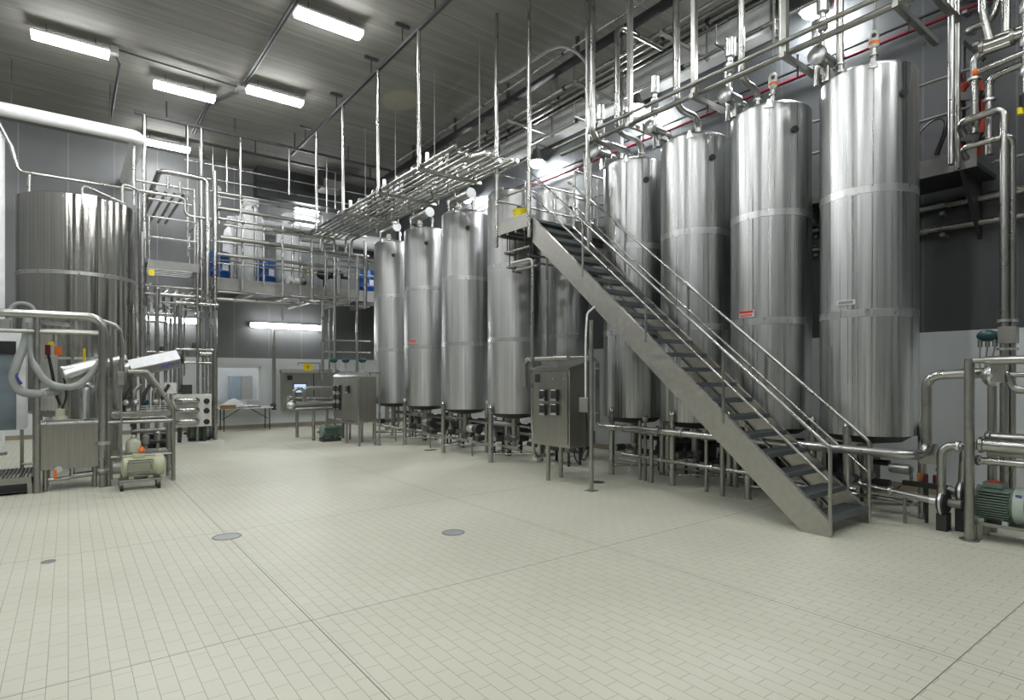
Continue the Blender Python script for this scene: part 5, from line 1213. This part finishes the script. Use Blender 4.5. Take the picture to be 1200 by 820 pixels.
build(G().box(-2.4, a.x, CYY - .02, CYY + .7, at(19, 415, Y=CYY).z, at(10, 400, Y=CYY).z), 'black_band', 'black', t)
p = at(24.5, 412, Y=CYY); build(G().box(p.x - .025, p.x + .025, CYY - .04, CYY - .03, p.z - .08, p.z + .06), 'yellow_sticker', 'yellow', t)
for x in (-2.3, c.x - .05): build(G().box(x - .025, x + .025, CYY + .05, CYY + .1, 0, c.z), 'leg', 'satin', t)
rod(t, (c.x - .05, CYY + .05, .3), (c.x + .3, CYY + .05, .3), .02, 'satin', 'stay'); rod(t, (c.x + .3, CYY + .05, 0), (c.x + .3, CYY + .05, .8), .02, 'satin', 'stay')
p = at(25, 360, Y=CYY); build(G().tube([(p.x - .16, CYY + .3, 2.35), (p.x - .16, CYY + .3, p.z + .1), (p.x + .16, CYY + .3, p.z + .1), (p.x + .16, CYY + .3, 2.35)], .03, .15), 'top_hoop', 'greyhose', t)
for x, w_, h_ in ((-1.15, .12, .22), (-.98, .09, .3), (-.8, .12, .18)): build(G().box(x - w_, x + w_ * .3, CYY + .1, CYY + .3, at(10, 386, Y=CYY).z, at(10, 386, Y=CYY).z + h_), 'instrument', 'dull', t, bevel=.01)
t = thing('grated_step', 'low step with a dark bar grating in the lower left corner', 'step', (-.9, 11.6, 0))
gx0, gx1, gy0, gy1, gz = -1.5, -.42, SY, SY + 1.2, .25
for k in range(22):
    x = gx0 + .03 + (gx1 - gx0 - .06) * k / 21; build(G().box(x - .008, x + .008, gy0 + .02, gy1 - .02, gz - .04, gz), 'grating_bar', 'satin', t)
for b_ in ((gx0, gx1, gy0, gy0 + .02), (gx0, gx1, gy1 - .02, gy1), (gx0, gx0 + .02, gy0, gy1), (gx1 - .02, gx1, gy0, gy1)): build(G().box(*b_, gz - .09, gz + .004), 'edge_beam', 'satin', t)
for x in (gx0 + .04, gx1 - .04):
    for y in (gy0 + .04, gy1 - .04): build(G().box(x - .03, x + .03, y - .03, y + .03, 0, gz - .08), 'leg', 'satin', t)
build(G().box(gx0 + .02, gx1 - .02, gy0 + .02, gy1 - .02, .03, .05), 'drip_tray', 'dark', t)

# ------------------------------------------------------------------ ceiling conduits
t = thing('ceiling_conduit', 'twin dark conduits running along the ceiling between the strip lights', 'conduit', (3, 12, 8.7))
p = at(335, 2, Z=8.68); q = at(285, 98, Z=8.68)
for dx in (0, .07): pipe(t, [(q.x + dx, 3.0, 8.68), (q.x + dx, 15.2, 8.68), (q.x - .5 + dx, 16.6, 8.68), (q.x - .5 + dx, 18.8, 8.68)], .02, 'dark', 'conduit', .1)
pipe(t, [(.75, 14.9, 8.66), (q.x, 15.1, 8.66)], .02, 'dark', 'conduit'); build(G().box(q.x - .1, q.x + .16, 15.0, 15.25, 8.6, 8.74), 'junction_box', 'dull', t)
pipe(t, [(.75, 14.9, 8.66), (.9, 15.4, 8.6), (.9, 19, 8.6)], .03, 'dark', 'conduit')
build(G().box(.7, .85, 14.85, 15.0, 8.55, 8.7), 'junction_box', 'dull', t)

t = thing('valve_bank', 'dark bank of valves and pipes on the floor behind the left skid shelf', 'valves', (1.35, 13.4, 0))
for z, r in ((.22, .06), (.48, .045), (.70, .04)): rod(t, (.98, 13.4, z), (1.66, 13.4, z), r, 'dark' if z < .6 else 'dull', 'header', 12)
for k in range(4):
    x = 1.0 + .2 * k
    build(G().lathe([(.035, 0), (.035, .3), (.07, .33), (.07, .48), (.03, .52), (.03, .72), (.055, .74), (.055, .84)], (x, 13.4, .05 + .06 * (k % 3)), n=12), 'valve_column', ('dark', 'dull', 'satin')[k % 3], t)
for x in (1.0, 1.64): rod(t, (x, 13.4, 0), (x, 13.4, .8), .03, 'dull', 'leg')
build(G().box(1.15, 1.6, 13.5, 13.9, .1, .62), 'valve_box', 'dark', t, bevel=.02); rod(t, (1.35, 13.7, 0), (1.35, 13.7, .12), .05, 'dark', 'leg')
q = motor('electric_motor', 'dark green motor on the pad beneath the three U-bend heat exchanger', (2.75, 17.35, .26), (1, 0, 0), .17, .46, 'green', 'dark', (2.75, 17.35, .06))
build(G().box(2.5, 3.0, 17.2, 17.5, .06, .10), 'base', 'dark', q)
